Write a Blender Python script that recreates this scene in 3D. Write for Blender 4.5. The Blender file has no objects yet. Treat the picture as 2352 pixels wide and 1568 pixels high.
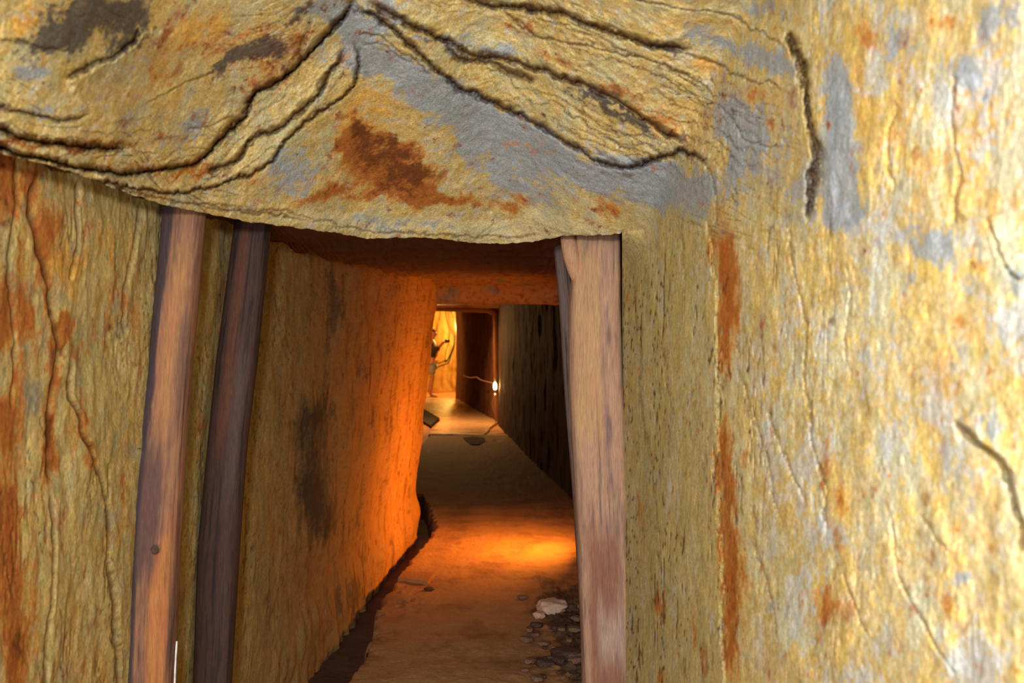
import bpy, math, random
import numpy as np
from mathutils import Vector

random.seed(7)
C = bpy.context.scene.collection
F = 2352 * 35.0 / 36.0
EYE = 1.55

# ------------------------------------------------------------------ helpers
def srgb(r, g, b):
    def f(c):
        c /= 255.0
        return c / 12.92 if c <= 0.04045 else ((c + 0.055) / 1.055) ** 2.4
    return np.array([f(r), f(g), f(b)])

def at(px, py, d):
    return ((px - 1176) / F * d, d, EYE - (py - 784) / F * d)

def pix(x, y, z):
    y = np.maximum(y, 0.05)
    return 1176 + x / y * F, 784 - (z - EYE) / y * F

def ss(a, b, v):
    t = np.clip((v - a) / (b - a), 0, 1)
    return t * t * (3 - 2 * t)

def _hash(ix, iy, iz, seed):
    h = (ix * 374761393 + iy * 668265263 + iz * 2147483647 + seed * 974634777) & 0xFFFFFFFF
    h = ((h ^ (h >> 13)) * 1274126177) & 0xFFFFFFFF
    h = ((h ^ (h >> 16)) * 2246822519) & 0xFFFFFFFF
    return (h ^ (h >> 15)) & 0xFFFFFFFF

def noise(x, y, z, seed=0):
    """gradient noise, about -1..1"""
    x, y, z = np.broadcast_arrays(np.asarray(x, float), y, z)
    fx, fy, fz = np.floor(x), np.floor(y), np.floor(z)
    ix, iy, iz = fx.astype(np.int64), fy.astype(np.int64), fz.astype(np.int64)
    x, y, z = x - fx, y - fy, z - fz
    u, v, w = x*x*x*(x*(x*6-15)+10), y*y*y*(y*(y*6-15)+10), z*z*z*(z*(z*6-15)+10)
    out = 0
    for dx in (0, 1):
        for dy in (0, 1):
            for dz in (0, 1):
                h = _hash(ix + dx, iy + dy, iz + dz, seed)
                gx = ((h & 1023) / 511.5) - 1
                gy = (((h >> 10) & 1023) / 511.5) - 1
                gz = (((h >> 20) & 1023) / 511.5) - 1
                g = gx * (x - dx) + gy * (y - dy) + gz * (z - dz)
                wt = (u if dx else 1 - u) * (v if dy else 1 - v) * (w if dz else 1 - w)
                out = out + wt * g
    return out * 1.5

def fbm(x, y, z, octv=4, seed=0, gain=0.5):
    s, a, f, n = 0, 1.0, 1.0, 0
    for o in range(octv):
        s = s + a * noise(x * f, y * f, z * f, seed + o * 17)
        n += a * a
        a *= gain; f *= 2.03
    return s / math.sqrt(n)

def poly_dist(X, Y, pts):
    """distance, side (+ = above/left of travel), position along (0..1)"""
    pts = np.array(pts, float)
    D = np.full(X.shape, 1e9); S = np.ones(X.shape); T = np.zeros(X.shape)
    seg = np.hypot(*(pts[1:] - pts[:-1]).T); cum = np.concatenate([[0], np.cumsum(seg)]); L = cum[-1]
    for i in range(len(pts) - 1):
        ax, ay = pts[i]; bx, by = pts[i + 1]
        vx, vy = bx - ax, by - ay
        t = np.clip(((X - ax) * vx + (Y - ay) * vy) / (vx * vx + vy * vy), 0, 1)
        d = np.hypot(X - ax - t * vx, Y - ay - t * vy)
        cr = vx * (Y - ay) - vy * (X - ax)
        m = d < D
        D[m] = d[m]; S[m] = np.where(cr[m] < 0, 1, -1); T[m] = ((cum[i] + t * seg[i]) / L)[m]
    return D, S, T

def blobs(X, Y, lst):
    """sum of soft spots: (px, py, rx, ry, angle_degrees, amount)"""
    out = np.zeros(X.shape)
    for px, py, rx, ry, a, k in lst:
        c, s = math.cos(math.radians(a)), math.sin(math.radians(a))
        dx, dy = X - px, Y - py
        u = (dx * c + dy * s) / rx; v = (-dx * s + dy * c) / ry
        out += k * np.exp(-(u * u + v * v))
    return out

def tag(o, label=None, cat=None, group=None, kind=None):
    if label: o['label'] = label
    if cat: o['category'] = cat
    if group: o['group'] = group
    if kind: o['kind'] = kind
    return o

def mesh_obj(name, verts, faces, mat, parent=None, col=None, smooth=True):
    me = bpy.data.meshes.new(name)
    verts = np.asarray(verts, np.float32)
    faces = np.asarray(faces, np.int32)
    me.vertices.add(len(verts)); me.vertices.foreach_set('co', verts.ravel())
    n = faces.shape[1]
    me.loops.add(faces.size); me.loops.foreach_set('vertex_index', faces.ravel())
    me.polygons.add(len(faces))
    me.polygons.foreach_set('loop_start', np.arange(0, faces.size, n, dtype=np.int32))
    me.polygons.foreach_set('loop_total', np.full(len(faces), n, np.int32))
    me.update(calc_edges=True)
    if smooth: me.polygons.foreach_set('use_smooth', np.ones(len(faces), bool))
    if col is not None:
        ca = me.color_attributes.new('rock_tint', 'FLOAT_COLOR', 'POINT')
        c4 = np.ones((len(verts), 4), np.float32); c4[:, :3] = np.clip(col, 0, 1)
        ca.data.foreach_set('color', c4.ravel())
    me.materials.append(mat)
    o = bpy.data.objects.new(name, me); C.objects.link(o)
    if parent: o.parent = parent
    return o

def grid_faces(nr, nc, mask=None, flip=False):
    i = np.arange(nr * nc).reshape(nr, nc)
    f = np.stack([i[:-1, :-1], i[:-1, 1:], i[1:, 1:], i[1:, :-1]], -1)
    f = f[mask] if mask is not None else f.reshape(-1, 4)
    return f[:, ::-1] if flip else f

def compact(v, f, c):
    used = np.unique(f); m = np.full(len(v), -1); m[used] = np.arange(len(used))
    return v[used], m[f], c[used]

def empty(name, loc=(0, 0, 0)):
    o = bpy.data.objects.new(name, None); C.objects.link(o); o.location = loc; o.empty_display_size = 0.1
    return o

def tube(name, pts, r, mat, parent=None, sides=8, col=None):
    pts = [Vector(p) for p in pts]
    rs = r if hasattr(r, '__len__') else [r] * len(pts)
    V, Fc = [], []
    for i, p in enumerate(pts):
        t = (pts[min(i + 1, len(pts) - 1)] - pts[max(i - 1, 0)]).normalized()
        a = t.cross(Vector((0.13, 0.31, 0.94)))
        if a.length < 0.05: a = t.cross(Vector((1, 0, 0)))
        a.normalize(); b = t.cross(a)
        for k in range(sides):
            th = 2 * math.pi * k / sides
            V.append(p + (a * math.cos(th) + b * math.sin(th)) * rs[i])
    n = len(pts)
    for i in range(n - 1):
        for k in range(sides):
            k2 = (k + 1) % sides
            Fc.append((i * sides + k, i * sides + k2, (i + 1) * sides + k2, (i + 1) * sides + k))
    V.append(pts[0]); V.append(pts[-1]); a0, a1 = len(V) - 2, len(V) - 1
    for k in range(sides):
        k2 = (k + 1) % sides
        Fc.append((a0, k2, k, k)); Fc.append((a1, (n - 1) * sides + k, (n - 1) * sides + k2, (n - 1) * sides + k2))
    me = bpy.data.meshes.new(name)
    me.from_pydata([tuple(v) for v in V], [], [tuple(dict.fromkeys(q)) for q in Fc])
    me.materials.append(mat)
    for p in me.polygons: p.use_smooth = True
    o = bpy.data.objects.new(name, me); C.objects.link(o)
    if parent: o.parent = parent
    return o

def spline(pts, n=40):
    P = [Vector(p) for p in pts]; P = [2 * P[0] - P[1]] + P + [2 * P[-1] - P[-2]]
    out = []
    segs = len(P) - 3
    for i in range(n):
        u = i / (n - 1) * segs; k = min(int(u), segs - 1); t = u - k
        a, b, c, d = P[k:k + 4]
        out.append(0.5 * ((2 * b) + (c - a) * t + (2 * a - 5 * b + 4 * c - d) * t * t + (3 * b - a - 3 * c + d) * t ** 3))
    return out

# ---------------------------------------------------------------- materials
def rock_material(name, rough=0.8, bump=0.5, scale=1.0, stretch=(1, 1, 1), spec=0.25, grain=0.35, attr=True, color=(0.5, 0.4, 0.2)):
    m = bpy.data.materials.new(name); m.use_nodes = True
    nt = m.node_tree; N = nt.nodes; L = nt.links
    bs = N['Principled BSDF']; bs.inputs['Roughness'].default_value = rough
    bs.inputs['Specular IOR Level'].default_value = spec
    tc = N.new('ShaderNodeTexCoord'); mp = N.new('ShaderNodeMapping'); mp.inputs['Scale'].default_value = stretch
    L.new(tc.outputs['Object'], mp.inputs['Vector'])
    n1 = N.new('ShaderNodeTexNoise'); n1.inputs['Scale'].default_value = 55 * scale; n1.inputs['Detail'].default_value = 8; n1.inputs['Roughness'].default_value = 0.65
    n2 = N.new('ShaderNodeTexNoise'); n2.inputs['Scale'].default_value = 190 * scale; n2.inputs['Detail'].default_value = 5; n2.inputs['Roughness'].default_value = 0.7
    L.new(mp.outputs[0], n1.inputs['Vector']); L.new(mp.outputs[0], n2.inputs['Vector'])
    if attr:
        src = N.new('ShaderNodeVertexColor'); src.layer_name = 'rock_tint'; out = src.outputs['Color']
    else:
        src = N.new('ShaderNodeRGB'); src.outputs[0].default_value = (*color, 1); out = src.outputs[0]
    mr = N.new('ShaderNodeMapRange'); mr.inputs['From Min'].default_value = 0.3; mr.inputs['From Max'].default_value = 0.7
    mr.inputs['To Min'].default_value = 1 - grain; mr.inputs['To Max'].default_value = 1 + grain * 0.8
    L.new(n2.outputs['Fac'], mr.inputs['Value'])
    mul = N.new('ShaderNodeVectorMath'); mul.operation = 'SCALE'
    L.new(out, mul.inputs[0]); L.new(mr.outputs[0], mul.inputs['Scale'])
    hs = N.new('ShaderNodeHueSaturation')
    mh = N.new('ShaderNodeMapRange'); mh.inputs['From Min'].default_value = 0.3; mh.inputs['From Max'].default_value = 0.7
    mh.inputs['To Min'].default_value = 0.485; mh.inputs['To Max'].default_value = 0.515
    L.new(n1.outputs['Fac'], mh.inputs['Value']); L.new(mh.outputs[0], hs.inputs['Hue'])
    L.new(mul.outputs[0], hs.inputs['Color']); L.new(hs.outputs[0], bs.inputs['Base Color'])
    add = N.new('ShaderNodeMath'); add.operation = 'ADD'
    sc = N.new('ShaderNodeMath'); sc.operation = 'MULTIPLY'; sc.inputs[1].default_value = 0.4
    L.new(n2.outputs['Fac'], sc.inputs[0]); L.new(n1.outputs['Fac'], add.inputs[0]); L.new(sc.outputs[0], add.inputs[1])
    bp = N.new('ShaderNodeBump'); bp.inputs['Strength'].default_value = bump; bp.inputs['Distance'].default_value = 0.012 / scale
    L.new(add.outputs[0], bp.inputs['Height']); L.new(bp.outputs[0], bs.inputs['Normal'])
    return m

def plain(name, color, rough=0.7, emit=None, strength=0, metallic=0):
    m = bpy.data.materials.new(name); m.use_nodes = True
    N = m.node_tree.nodes; L = m.node_tree.links; bs = N['Principled BSDF']
    n = N.new('ShaderNodeTexNoise'); n.inputs['Scale'].default_value = 40; n.inputs['Detail'].default_value = 3
    r = N.new('ShaderNodeValToRGB')
    r.color_ramp.elements[0].color = (*[c * 0.75 for c in color], 1); r.color_ramp.elements[0].position = 0.3
    r.color_ramp.elements[1].color = (*[min(1, c * 1.2) for c in color], 1); r.color_ramp.elements[1].position = 0.7
    tc = N.new('ShaderNodeTexCoord'); L.new(tc.outputs['Object'], n.inputs['Vector'])
    L.new(n.outputs['Fac'], r.inputs['Fac']); L.new(r.outputs[0], bs.inputs['Base Color'])
    bs.inputs['Roughness'].default_value = rough; bs.inputs['Metallic'].default_value = metallic
    if emit:
        bs.inputs['Emission Color'].default_value = (*emit, 1); bs.inputs['Emission Strength'].default_value = strength
    return m

M_ROCK = rock_material('weathered_slate', rough=0.85, bump=0.55, grain=0.38)
M_WALL = rock_material('foliated_slate_wall', rough=0.85, bump=0.55, stretch=(1, 1, 0.5), grain=0.36)
M_WALLR = rock_material('foliated_yellow_slate_wall', rough=0.9, bump=0.45, spec=0.1, stretch=(1, 1, 0.7), grain=0.34)
M_DEEP = rock_material('tunnel_rock', rough=0.8, bump=0.7, stretch=(1, 1, 0.4), grain=0.35)
M_FLOOR = rock_material('packed_earth', rough=0.75, bump=0.6, scale=0.8, grain=0.3)
M_WOOD = rock_material('old_timber', rough=0.75, bump=0.45, scale=1.4, stretch=(1, 1, 0.07), grain=0.3)

# palette
OCHRE = srgb(208, 178, 104); CREAM = srgb(226, 208, 154); GOLD = srgb(224, 168, 70); GREY = srgb(152, 163, 172)
LGREY = srgb(188, 192, 194); OLIVE = srgb(182, 168, 108); RUST = srgb(172, 100, 40); BROWN = srgb(104, 56, 22)
CHAR = srgb(72, 66, 68); TAN = srgb(184, 138, 78); SAGE = srgb(184, 184, 146); ORANGE = srgb(206, 136, 52)

def mixc(c, col, w):
    return c * (1 - w[:, None]) + col * w[:, None]

# -------------------------------------------------------- shape of the rock
LIP = [(-1200, 10), (-500, 190), (-200, 290), (0, 352), (60, 366), (130, 384), (200, 410), (260, 432), (330, 455), (380, 472), (470, 490),
       (540, 505), (620, 515), (700, 525), (770, 535), (850, 548), (930, 546), (1010, 548), (1080, 556), (1150, 560), (1220, 556), (1290, 542),
       (1340, 540), (1400, 540), (1440, 532), (1480, 526), (1560, 520), (3600, 520)]
LX = np.array([p[0] for p in LIP], float); LY = np.array([p[1] for p in LIP], float)
def lipy(px): return np.interp(px, LX, LY) + 3.0 * noise(px / 23.0, 0.3, 0.7, 5) + 2 * noise(px / 9.0, 0.3, 2.7, 6)
LIPH = 0.385
_tx = np.arange(-2000, 4400, 10.0)
_td = LIPH * F / (784 - np.interp(_tx, LX, LY))
_k = np.exp(-(np.arange(-30, 31) / 9.0) ** 2); _k /= _k.sum()
_td = np.convolve(_td, _k, mode='same')
def lipd(px): return np.interp(px, _tx, _td)
_kt = np.convolve(np.interp(_tx, [-1200, 0, 500, 900, 1400, 3600], [.3, .55, 1.1, 1.6, 1.8, 1.8]), _k, mode='same')
_tl = np.convolve(np.interp(_tx, LX, LY), _k, mode='same')

# every seam / ledge: points, groove depth (m), groove half width (px), ledge height (m), ledge width (px), tint
SEAMS_TOP = [
 # big left boulder
 ([(-300, 150), (-100, 215), (0, 243), (70, 262), (140, 276), (215, 262)], .018, 6, .02, 50, .7),
 ([(-300, 210), (-100, 270), (0, 298), (60, 318), (140, 330), (230, 340), (310, 338)], .06, 11, .045, 60, .9),
 ([(-300, 260), (-100, 320), (0, 340), (100, 362), (200, 386), (290, 396), (360, 384), (430, 380), (480, 352), (520, 305), (560, 262), (585, 215), (640, 185), (690, 145), (735, 95), (770, 55), (805, 15), (830, -60)], .055, 9, .07, 90, .85),
 ([(470, 395), (540, 365), (580, 322), (640, 282), (705, 245), (745, 190), (775, 150), (795, 108)], .045, 8, .04, 45, .95),
 ([(200, 405), (320, 434), (400, 440), (480, 430), (560, 408), (620, 370), (650, 328), (700, 282), (740, 255), (785, 222), (815, 185), (826, 145), (818, 108), (800, 90)], .03, 6, .05, 60, .9),
 ([(320, 62), (310, 95), (262, 133), (225, 140), (190, 165), (150, 188)], .035, 9, .045, 45, .6),
 ([(0, 92), (60, 95), (110, 110), (160, 118)], .01, 5, .01, 30, .4),
 ([(340, 235), (400, 205), (450, 180), (500, 160)], .008, 3, .008, 20, .5),
 ([(430, 300), (500, 280), (560, 265)], .008, 3, .008, 20, .5),
 ([(720, 40), (705, 80), (695, 120), (690, 150)], .014, 5, .02, 25, .5),
 # thin leaves along the lip
 ([(0, 362), (120, 384), (220, 415), (330, 447), (420, 462), (520, 480), (620, 492), (720, 512)], .016, 4, .014, 14, .7),
 ([(470, 462), (560, 478), (660, 488), (760, 512), (860, 532), (1000, 536), (1130, 546), (1260, 538)], .012, 3.5, .01, 12, .55),
 # upper right strata
 ([(800, 22), (850, 30), (885, 50), (925, 90), (965, 125), (1010, 165), (1060, 206), (1120, 226), (1190, 262), (1260, 300), (1330, 345), (1400, 378), (1450, 386), (1500, 372), (1540, 352), (1580, 352), (1622, 378), (1640, 410)], .055, 8, .07, 70, .95),
 ([(830, 0), (880, 25), (940, 55), (1000, 80), (1060, 112), (1110, 128), (1150, 132), (1210, 150), (1290, 178), (1360, 200), (1430, 235), (1500, 280), (1560, 320), (1600, 345)], .055, 10, .05, 60, .95),
 ([(1020, 110), (1060, 130), (1120, 140), (1180, 165), (1240, 190)], .04, 9, .03, 30, .9),
 ([(980, -40), (1080, -5), (1150, 14), (1220, 22), (1290, 28), (1340, 50), (1400, 72), (1460, 92), (1530, 105), (1600, 112)], .06, 10, .05, 60, .95),
 ([(1140, 20), (1180, 50), (1230, 78), (1290, 92), (1400, 115), (1500, 140), (1570, 170), (1640, 215)], .018, 4, .025, 35, .55),
 ([(1480, 95), (1560, 122), (1640, 145), (1720, 188), (1770, 190), (1800, 205)], .018, 5, .02, 30, .5),
 ([(820, 80), (850, 75), (880, 90), (920, 120), (960, 145), (990, 175)], .012, 4, .015, 20, .5),
 ([(830, 105), (870, 100), (905, 120), (945, 150)], .01, 3, .01, 15, .5),
 ([(1380, 310), (1450, 345), (1500, 365)], .012, 4, .01, 20, .5),
 ([(1220, 40), (1300, 60), (1400, 100), (1480, 130)], .01, 3, .012, 20, .4),
 ([(1300, -60), (1400, -20), (1500, 10), (1600, 25), (1700, 50), (1780, 95), (1820, 130)], .012, 4, .02, 30, .4),
 ([(1640, 230), (1690, 290), (1720, 325), (1760, 332), (1800, 345)], .02, 4, .015, 30, .2),
 ([(1640, 300), (1660, 345), (1680, 400)], .008, 3, .01, 20, .2),
 ([(1128, 470), (1133, 500), (1130, 530), (1132, 545)], .012, 3.5, 0, 10, -.3),
 ([(1625, 378), (1640, 420), (1642, 470), (1640, 520)], .012, 5, .02, 30, .3),
 # right hand crack
 ([(1812, 70), (1826, 110), (1840, 150), (1848, 200), (1853, 260), (1866, 310), (1874, 350), (1868, 400), (1864, 450), (1856, 520)], .10, 10, -.03, 60, .95),
]
SEAMS_RIGHT = [
 ([(1612, 470), (1625, 540), (1640, 640), (1650, 740), (1655, 860), (1650, 1000), (1640, 1080), (1655, 1200), (1660, 1350), (1660, 1568), (1665, 1900)], .014, 5, -.02, 45, .4),
 ([(1565, 490), (1567, 560), (1572, 640), (1574, 700)], .008, 3, 0, 10, .4),
 ([(1516, 786), (1528, 850), (1540, 930), (1565, 1010)], .008, 3, 0, 10, .4),
 ([(1455, 620), (1458, 700), (1470, 800), (1475, 950), (1500, 1100), (1515, 1300), (1530, 1500)], .01, 4, .008, 20, .4),
 ([(1815, 500), (1818, 600), (1842, 690), (1850, 740), (1845, 820), (1853, 900), (1862, 1000), (1890, 1100), (1900, 1250)], .012, 4, .012, 30, .3),
 ([(2190, 170), (2185, 260), (2192, 330), (2205, 400), (2190, 470), (2200, 520)], .02, 7, .02, 50, .1),
 ([(2060, 230), (2040, 330), (2060, 440)], .012, 6, .012, 40, .1),
 ([(2190, 960), (2240, 1020), (2285, 1045), (2318, 1090), (2330, 1160), (2340, 1210), (2342, 1275)], .05, 9, .03, 60, .4),
 ([(1760, 940), (1785, 1005), (1815, 1080), (1850, 1160)], .012, 4, .01, 25, .3),
 ([(2055, 1190), (2062, 1290), (2080, 1360), (2130, 1450), (2200, 1560)], .012, 5, .012, 35, .1),
 ([(1930, 1310), (1960, 1390), (2000, 1480)], .01, 4, .01, 25, .3),
 ([(2120, 1180), (2150, 1240), (2190, 1270)], .012, 5, .01, 30, .2),
 ([(1690, 760), (1700, 860), (1735, 960), (1770, 1090), (1790, 1200)], .01, 4, .012, 25, .2),
 ([(1740, 1150), (1735, 1250), (1760, 1330), (1790, 1480)], .008, 3.5, .01, 20, .4),
 ([(2260, 500), (2300, 600), (2345, 650)], .02, 6, .02, 40, .1),
 ([(1940, 600), (1950, 700), (1935, 790), (1960, 880)], .008, 4, .008, 25, .1),
]
SEAMS_LEFT = [
 ([(40, 380), (45, 450), (25, 560), (22, 650), (35, 750), (30, 850), (28, 950)], .012, 5, 0, 25, .8),
 ([(90, 400), (75, 470), (90, 560), (112, 660), (120, 720), (138, 790), (130, 850), (122, 930), (118, 1030), (122, 1120)], .014, 9, 0, 30, .9),
 ([(122, 1130), (124, 1200), (120, 1300), (118, 1380), (110, 1450), (110, 1600)], .016, 3.5, .006, 15, .9),
 ([(165, 800), (160, 900), (185, 960), (195, 1010), (225, 1080), (240, 1120), (252, 1190), (253, 1300), (258, 1400), (265, 1480), (270, 1600)], .014, 4, .008, 18, .9),
 ([(250, 1060), (252, 1130), (243, 1180)], .01, 3, 0, 10, .8),
 ([(176, 415), (174, 500), (171, 590), (160, 650)], .012, 3.5, .006, 15, .8),
 ([(322, 460), (310, 560), (298, 620), (287, 700), (288, 780)], .012, 4, .01, 20, .6),
 ([(600, 600), (640, 700), (650, 800)], .004, 3, 0, 10, .3),
 ([(505, 900), (495, 960), (490, 1040)], .006, 3, 0, 10, .5),
]

def apply_seams(X, Y, seams, warp):
    """returns displacement towards the viewer (m), iron stain and painted shade in the cracks"""
    disp = np.zeros(X.shape); dark = np.zeros(X.shape)
    Xw, Yw = X + warp[0], Y + warp[1]
    for pts, gd, gw, lh, lw, tint in seams:
        pts = [tuple(q)[:2] for q in spline([(a_, b_, 0) for a_, b_ in pts], len(pts) * 3)]
        p = np.array(pts, float); R = max(lw * 3.2, 40)
        m = (Xw > p[:, 0].min() - R) & (Xw < p[:, 0].max() + R) & (Yw > p[:, 1].min() - R) & (Yw < p[:, 1].max() + R)
        if not m.any(): continue
        D, S, T = poly_dist(Xw[m], Yw[m], pts)
        taper = ss(0, .06, T) * ss(0, .08, 1 - T) if max(p[:, 0].max() - p[:, 0].min(), 1) < 3000 else 1
        wv = gw * (0.38 + 0.9 * np.clip(0.5 + 0.5 * noise(Xw[m] / 38, Yw[m] / 38, 3.3, 77), 0, 1) ** 1.3)
        g = np.exp(-(D / wv) ** 2) * taper
        d = -gd * g
        if lh:
            up = ss(-2, 2, D * S * (1 if lh > 0 else -1))
            d = d + abs(lh) * up * np.exp(-D / lw) * taper
        disp[m] += d
        dark[m] = np.maximum(dark[m], g * tint) if tint > 0 else dark[m]
    return disp, dark

def depth_right(px): return 0.814 / (np.maximum((px - 1176) / F, 0.02) + 0.1)

def near_depth(X, Y):
    L = np.interp(X, _tx, _tl)
    k = np.interp(X, _tx, _kt) / 1000.0
    up = np.maximum(L - Y, 0)
    dC = lipd(X) - k * up * 1.0 + 0.10 * np.exp(-(up / 40.0))* 0
    dC = np.where(Y > L, lipd(X) + (Y - L) * 0.0005, dC)
    dR = depth_right(X)
    kk = 0.10
    h = np.clip(0.5 + 0.5 * (dR - dC) / kk, 0, 1)
    both = dR * (1 - h) + dC * h - kk * h * (1 - h)
    w = ss(1425, 1500, X)                      # below the roof only the side wall is there
    low = np.where(Y > L, dR, both)
    below = ss(0, 90, Y - L)
    return np.where(X < 1425, np.minimum(dC, 9), both * (1 - below) + dR * below) * 1.0

def near_color(x, y, z, X, Y, dark, which):
    n = len(x)
    wx = fbm(x * 6, y * 6, z * 5, 5, 41, .7) * 34; wy = fbm(x * 6, y * 6, z * 5, 5, 43, .7) * 34
    if which == 'left' or which == 'right': wx = wx * .55
    if which == 'left': wy = wy * 2
    U, V = X + wx, Y + wy
    if which == 'left':
        sx, sy, sz = x, y, z * .42
    else:
        sx, sy, sz = x, y, z
    right = ss(1560, 1700, X)
    z0 = EYE + 264 / F * y
    zz = np.where(Y > 520, z0 + (z - z0) * np.interp(X, [1500, 1950], [.38, .9]), z)
    zz = zz if which != 'left' else sz
    a = fbm(sx * 4, sy * 4, zz * 4, 5, 1, .6)
    b = fbm(sx * 9, sy * 9, zz * 9, 5, 2, .65)
    c = fbm(sx * 28, sy * 28, zz * 28, 4, 3, .7)
    e = fbm(sx * 16, sy * 16, zz * 16, 4, 4, .6)
    g = fbm(sx * 75, sy * 75, zz * 75, 2, 7, .8)
    h = fbm(sx * 40, sy * 40, zz * 40, 3, 8, .7)
    col = np.tile(OCHRE, (n, 1))
    col = mixc(col, CREAM, ss(-.2, .8, a * .4 + c * .5 + g * .4))
    col = mixc(col, SAGE, ss(.0, .7, e + b * .4 + g * .2) * .7)
    col = mixc(col, srgb(168, 118, 58), ss(.2, .8, h * .8 - e * .4 + .3 * g) * .45)
    if which == 'top':
        grey = blobs(U, V, [(830, 90, 60, 60, 35, 1.3), (930, 175, 100, 38, 28, 1.3), (1080, 260, 130, 42, 25, 1.4), (1260, 345, 130, 36, 22, 1.3), (1460, 405, 150, 34, 8, 1.4), (1560, 440, 90, 40, 10, 1.2),
                            (760, 20, 60, 30, 0, 1.2), (1110, 340, 110, 60, 30, .8), (1180, 420, 90, 40, 10, .6), (690, 420, 70, 45, 0, .5), (660, 380, 40, 40, 0, .4),
                            (1700, 270, 60, 55, 0, 1.1), (1760, 130, 60, 30, 20, .9), (1720, 370, 60, 60, 0, .8), (1640, 90, 90, 20, 20, .6), (1760, 20, 60, 20, 0, .7),
                            (60, 170, 70, 25, 5, .7), (450, 270, 50, 20, -30, .7), (100, 260, 60, 14, 10, .5), (430, 315, 60, 16, -20, .5), (1130, 110, 90, 18, 20, .8), (1010, 90, 70, 12, 25, .6), (900, 20, 60, 12, 20, .4),
                            (1350, 420, 80, 30, 10, .6), (1240, 470, 60, 20, 0, .5), (850, 510, 80, 20, 0, .5), (1000, 520, 60, 16, 0, .5), (1850, 420, 60, 70, 0, .8)])
        grey += .13 + .22 * fbm(x * 3, y * 3, z * 3, 3, 12)
        rust = blobs(U, V, [(810, 320, 45, 50, 0, 1.6), (870, 370, 75, 60, 20, 1.7), (940, 400, 60, 50, 0, 1.5), (780, 350, 30, 30, 0, 1.0), (1000, 440, 80, 22, 0, .9), (745, 430, 26, 22, 0, 1.2), (700, 455, 60, 18, -15, .8), (590, 425, 28, 40, 0, .8),
                            (1370, 475, 60, 24, 10, .5), (1060, 440, 50, 16, 0, .9), (880, 445, 110, 22, 0, .8), (1400, 470, 30, 30, 0, .5), (1130, 460, 90, 14, 4, .5), (1190, 470, 50, 20, 0, .7), (1200, 330, 70, 16, 15, .6),
                            (560, 110, 110, 60, 0, .7), (360, 150, 60, 50, 0, .7), (620, 190, 60, 30, -40, .8), (400, 60, 50, 50, 0, .6), (390, 310, 80, 16, -10, .4), (150, 335, 180, 9, 5, 1.2), (430, 385, 60, 16, -20, 1.1), (300, 390, 120, 10, 0, .7),
                            (690, 100, 30, 40, 0, .6), (1180, 60, 80, 14, 20, .6), (1400, 190, 100, 16, 25, .5), (1500, 270, 120, 20, 28, .7), (1740, 215, 50, 26, 0, .9), (1640, 260, 30, 30, 0, .5), (1250, 130, 60, 12, 20, .6), (800, 120, 25, 40, 30, .8), (1780, 280, 18, 30, 0, .5)])
        charb = blobs(U, V, [(190, 60, 120, 55, -10, 1.4), (690, 30, 40, 30, 0, .5), (120, 105, 60, 25, 0, .8), (280, 30, 60, 40, 0, .9), (290, 110, 35, 24, 0, .9), (600, 125, 60, 28, -10, 1.15), (520, 160, 50, 18, -25, 1.0), (650, 60, 50, 30, 0, .4), (640, 180, 50, 16, -40, .7), (530, 290, 24, 16, -30, .8),
                             (1550, 105, 50, 9, 8, 1.2), (1400, 240, 90, 12, 26, 1.1), (1320, 200, 60, 10, 24, .7), (1470, 280, 50, 12, 28, .9), (1540, 330, 70, 16, 20, .6), (1100, 135, 60, 8, 12, .9), (1010, 95, 50, 8, 25, .6), (1220, 22, 70, 8, 5, .8)])  # bands along the strata seams carry seam shadow in their colour
        deep = blobs(U, V, [(600, 60, 70, 40, 0, .55), (560, 190, 90, 22, -30, .6), (690, 110, 30, 30, -50, .7), (350, 100, 30, 50, 0, .5), (1650, 200, 60, 12, 20, .4), (1420, 300, 90, 14, 28, .6), (1200, 150, 90, 14, 20, .6), (480, 375, 40, 12, -30, .8), (815, 305, 26, 30, 0, 1.2), (865, 355, 66, 40, 25, 1.1), (900, 330, 20, 22, 0, .6), (880, 425, 50, 26, 0, .55), (950, 390, 40, 30, 0, 1.2), (760, 345, 14, 12, 0, .8), (745, 432, 14, 12, 0, 1.0), (1040, 438, 24, 9, 0, .8), (930, 440, 60, 16, 0, .6), (160, 340, 160, 8, 5, .8)])
        cream = blobs(U, V, [(950, 518, 430, 26, 2, 1.4), (1250, 512, 130, 32, 0, 1.1), (480, 440, 120, 20, 5, .6), (1420, 350, 100, 16, 20, .5), (140, 230, 150, 30, 5, .4), (1450, 30, 150, 25, 5, .5), (640, 300, 60, 20, -40, .4)])
        gold = blobs(U, V, [(60, 60, 70, 60, 0, .9), (470, 60, 120, 50, 0, .9), (330, 210, 120, 50, 0, .6), (880, 230, 100, 60, 20, .7), (800, 270, 70, 60, 0, .8), (1390, 470, 30, 26, 20, .9), (770, 110, 40, 60, 40, .6), (250, 300, 120, 30, 0, .4), (1600, 150, 100, 20, 15, .7), (1560, 60, 80, 18, 10, .6), (1300, 130, 120, 20, 22, .4), (1660, 240, 60, 30, 0, .5)])
    elif which == 'right':
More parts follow.
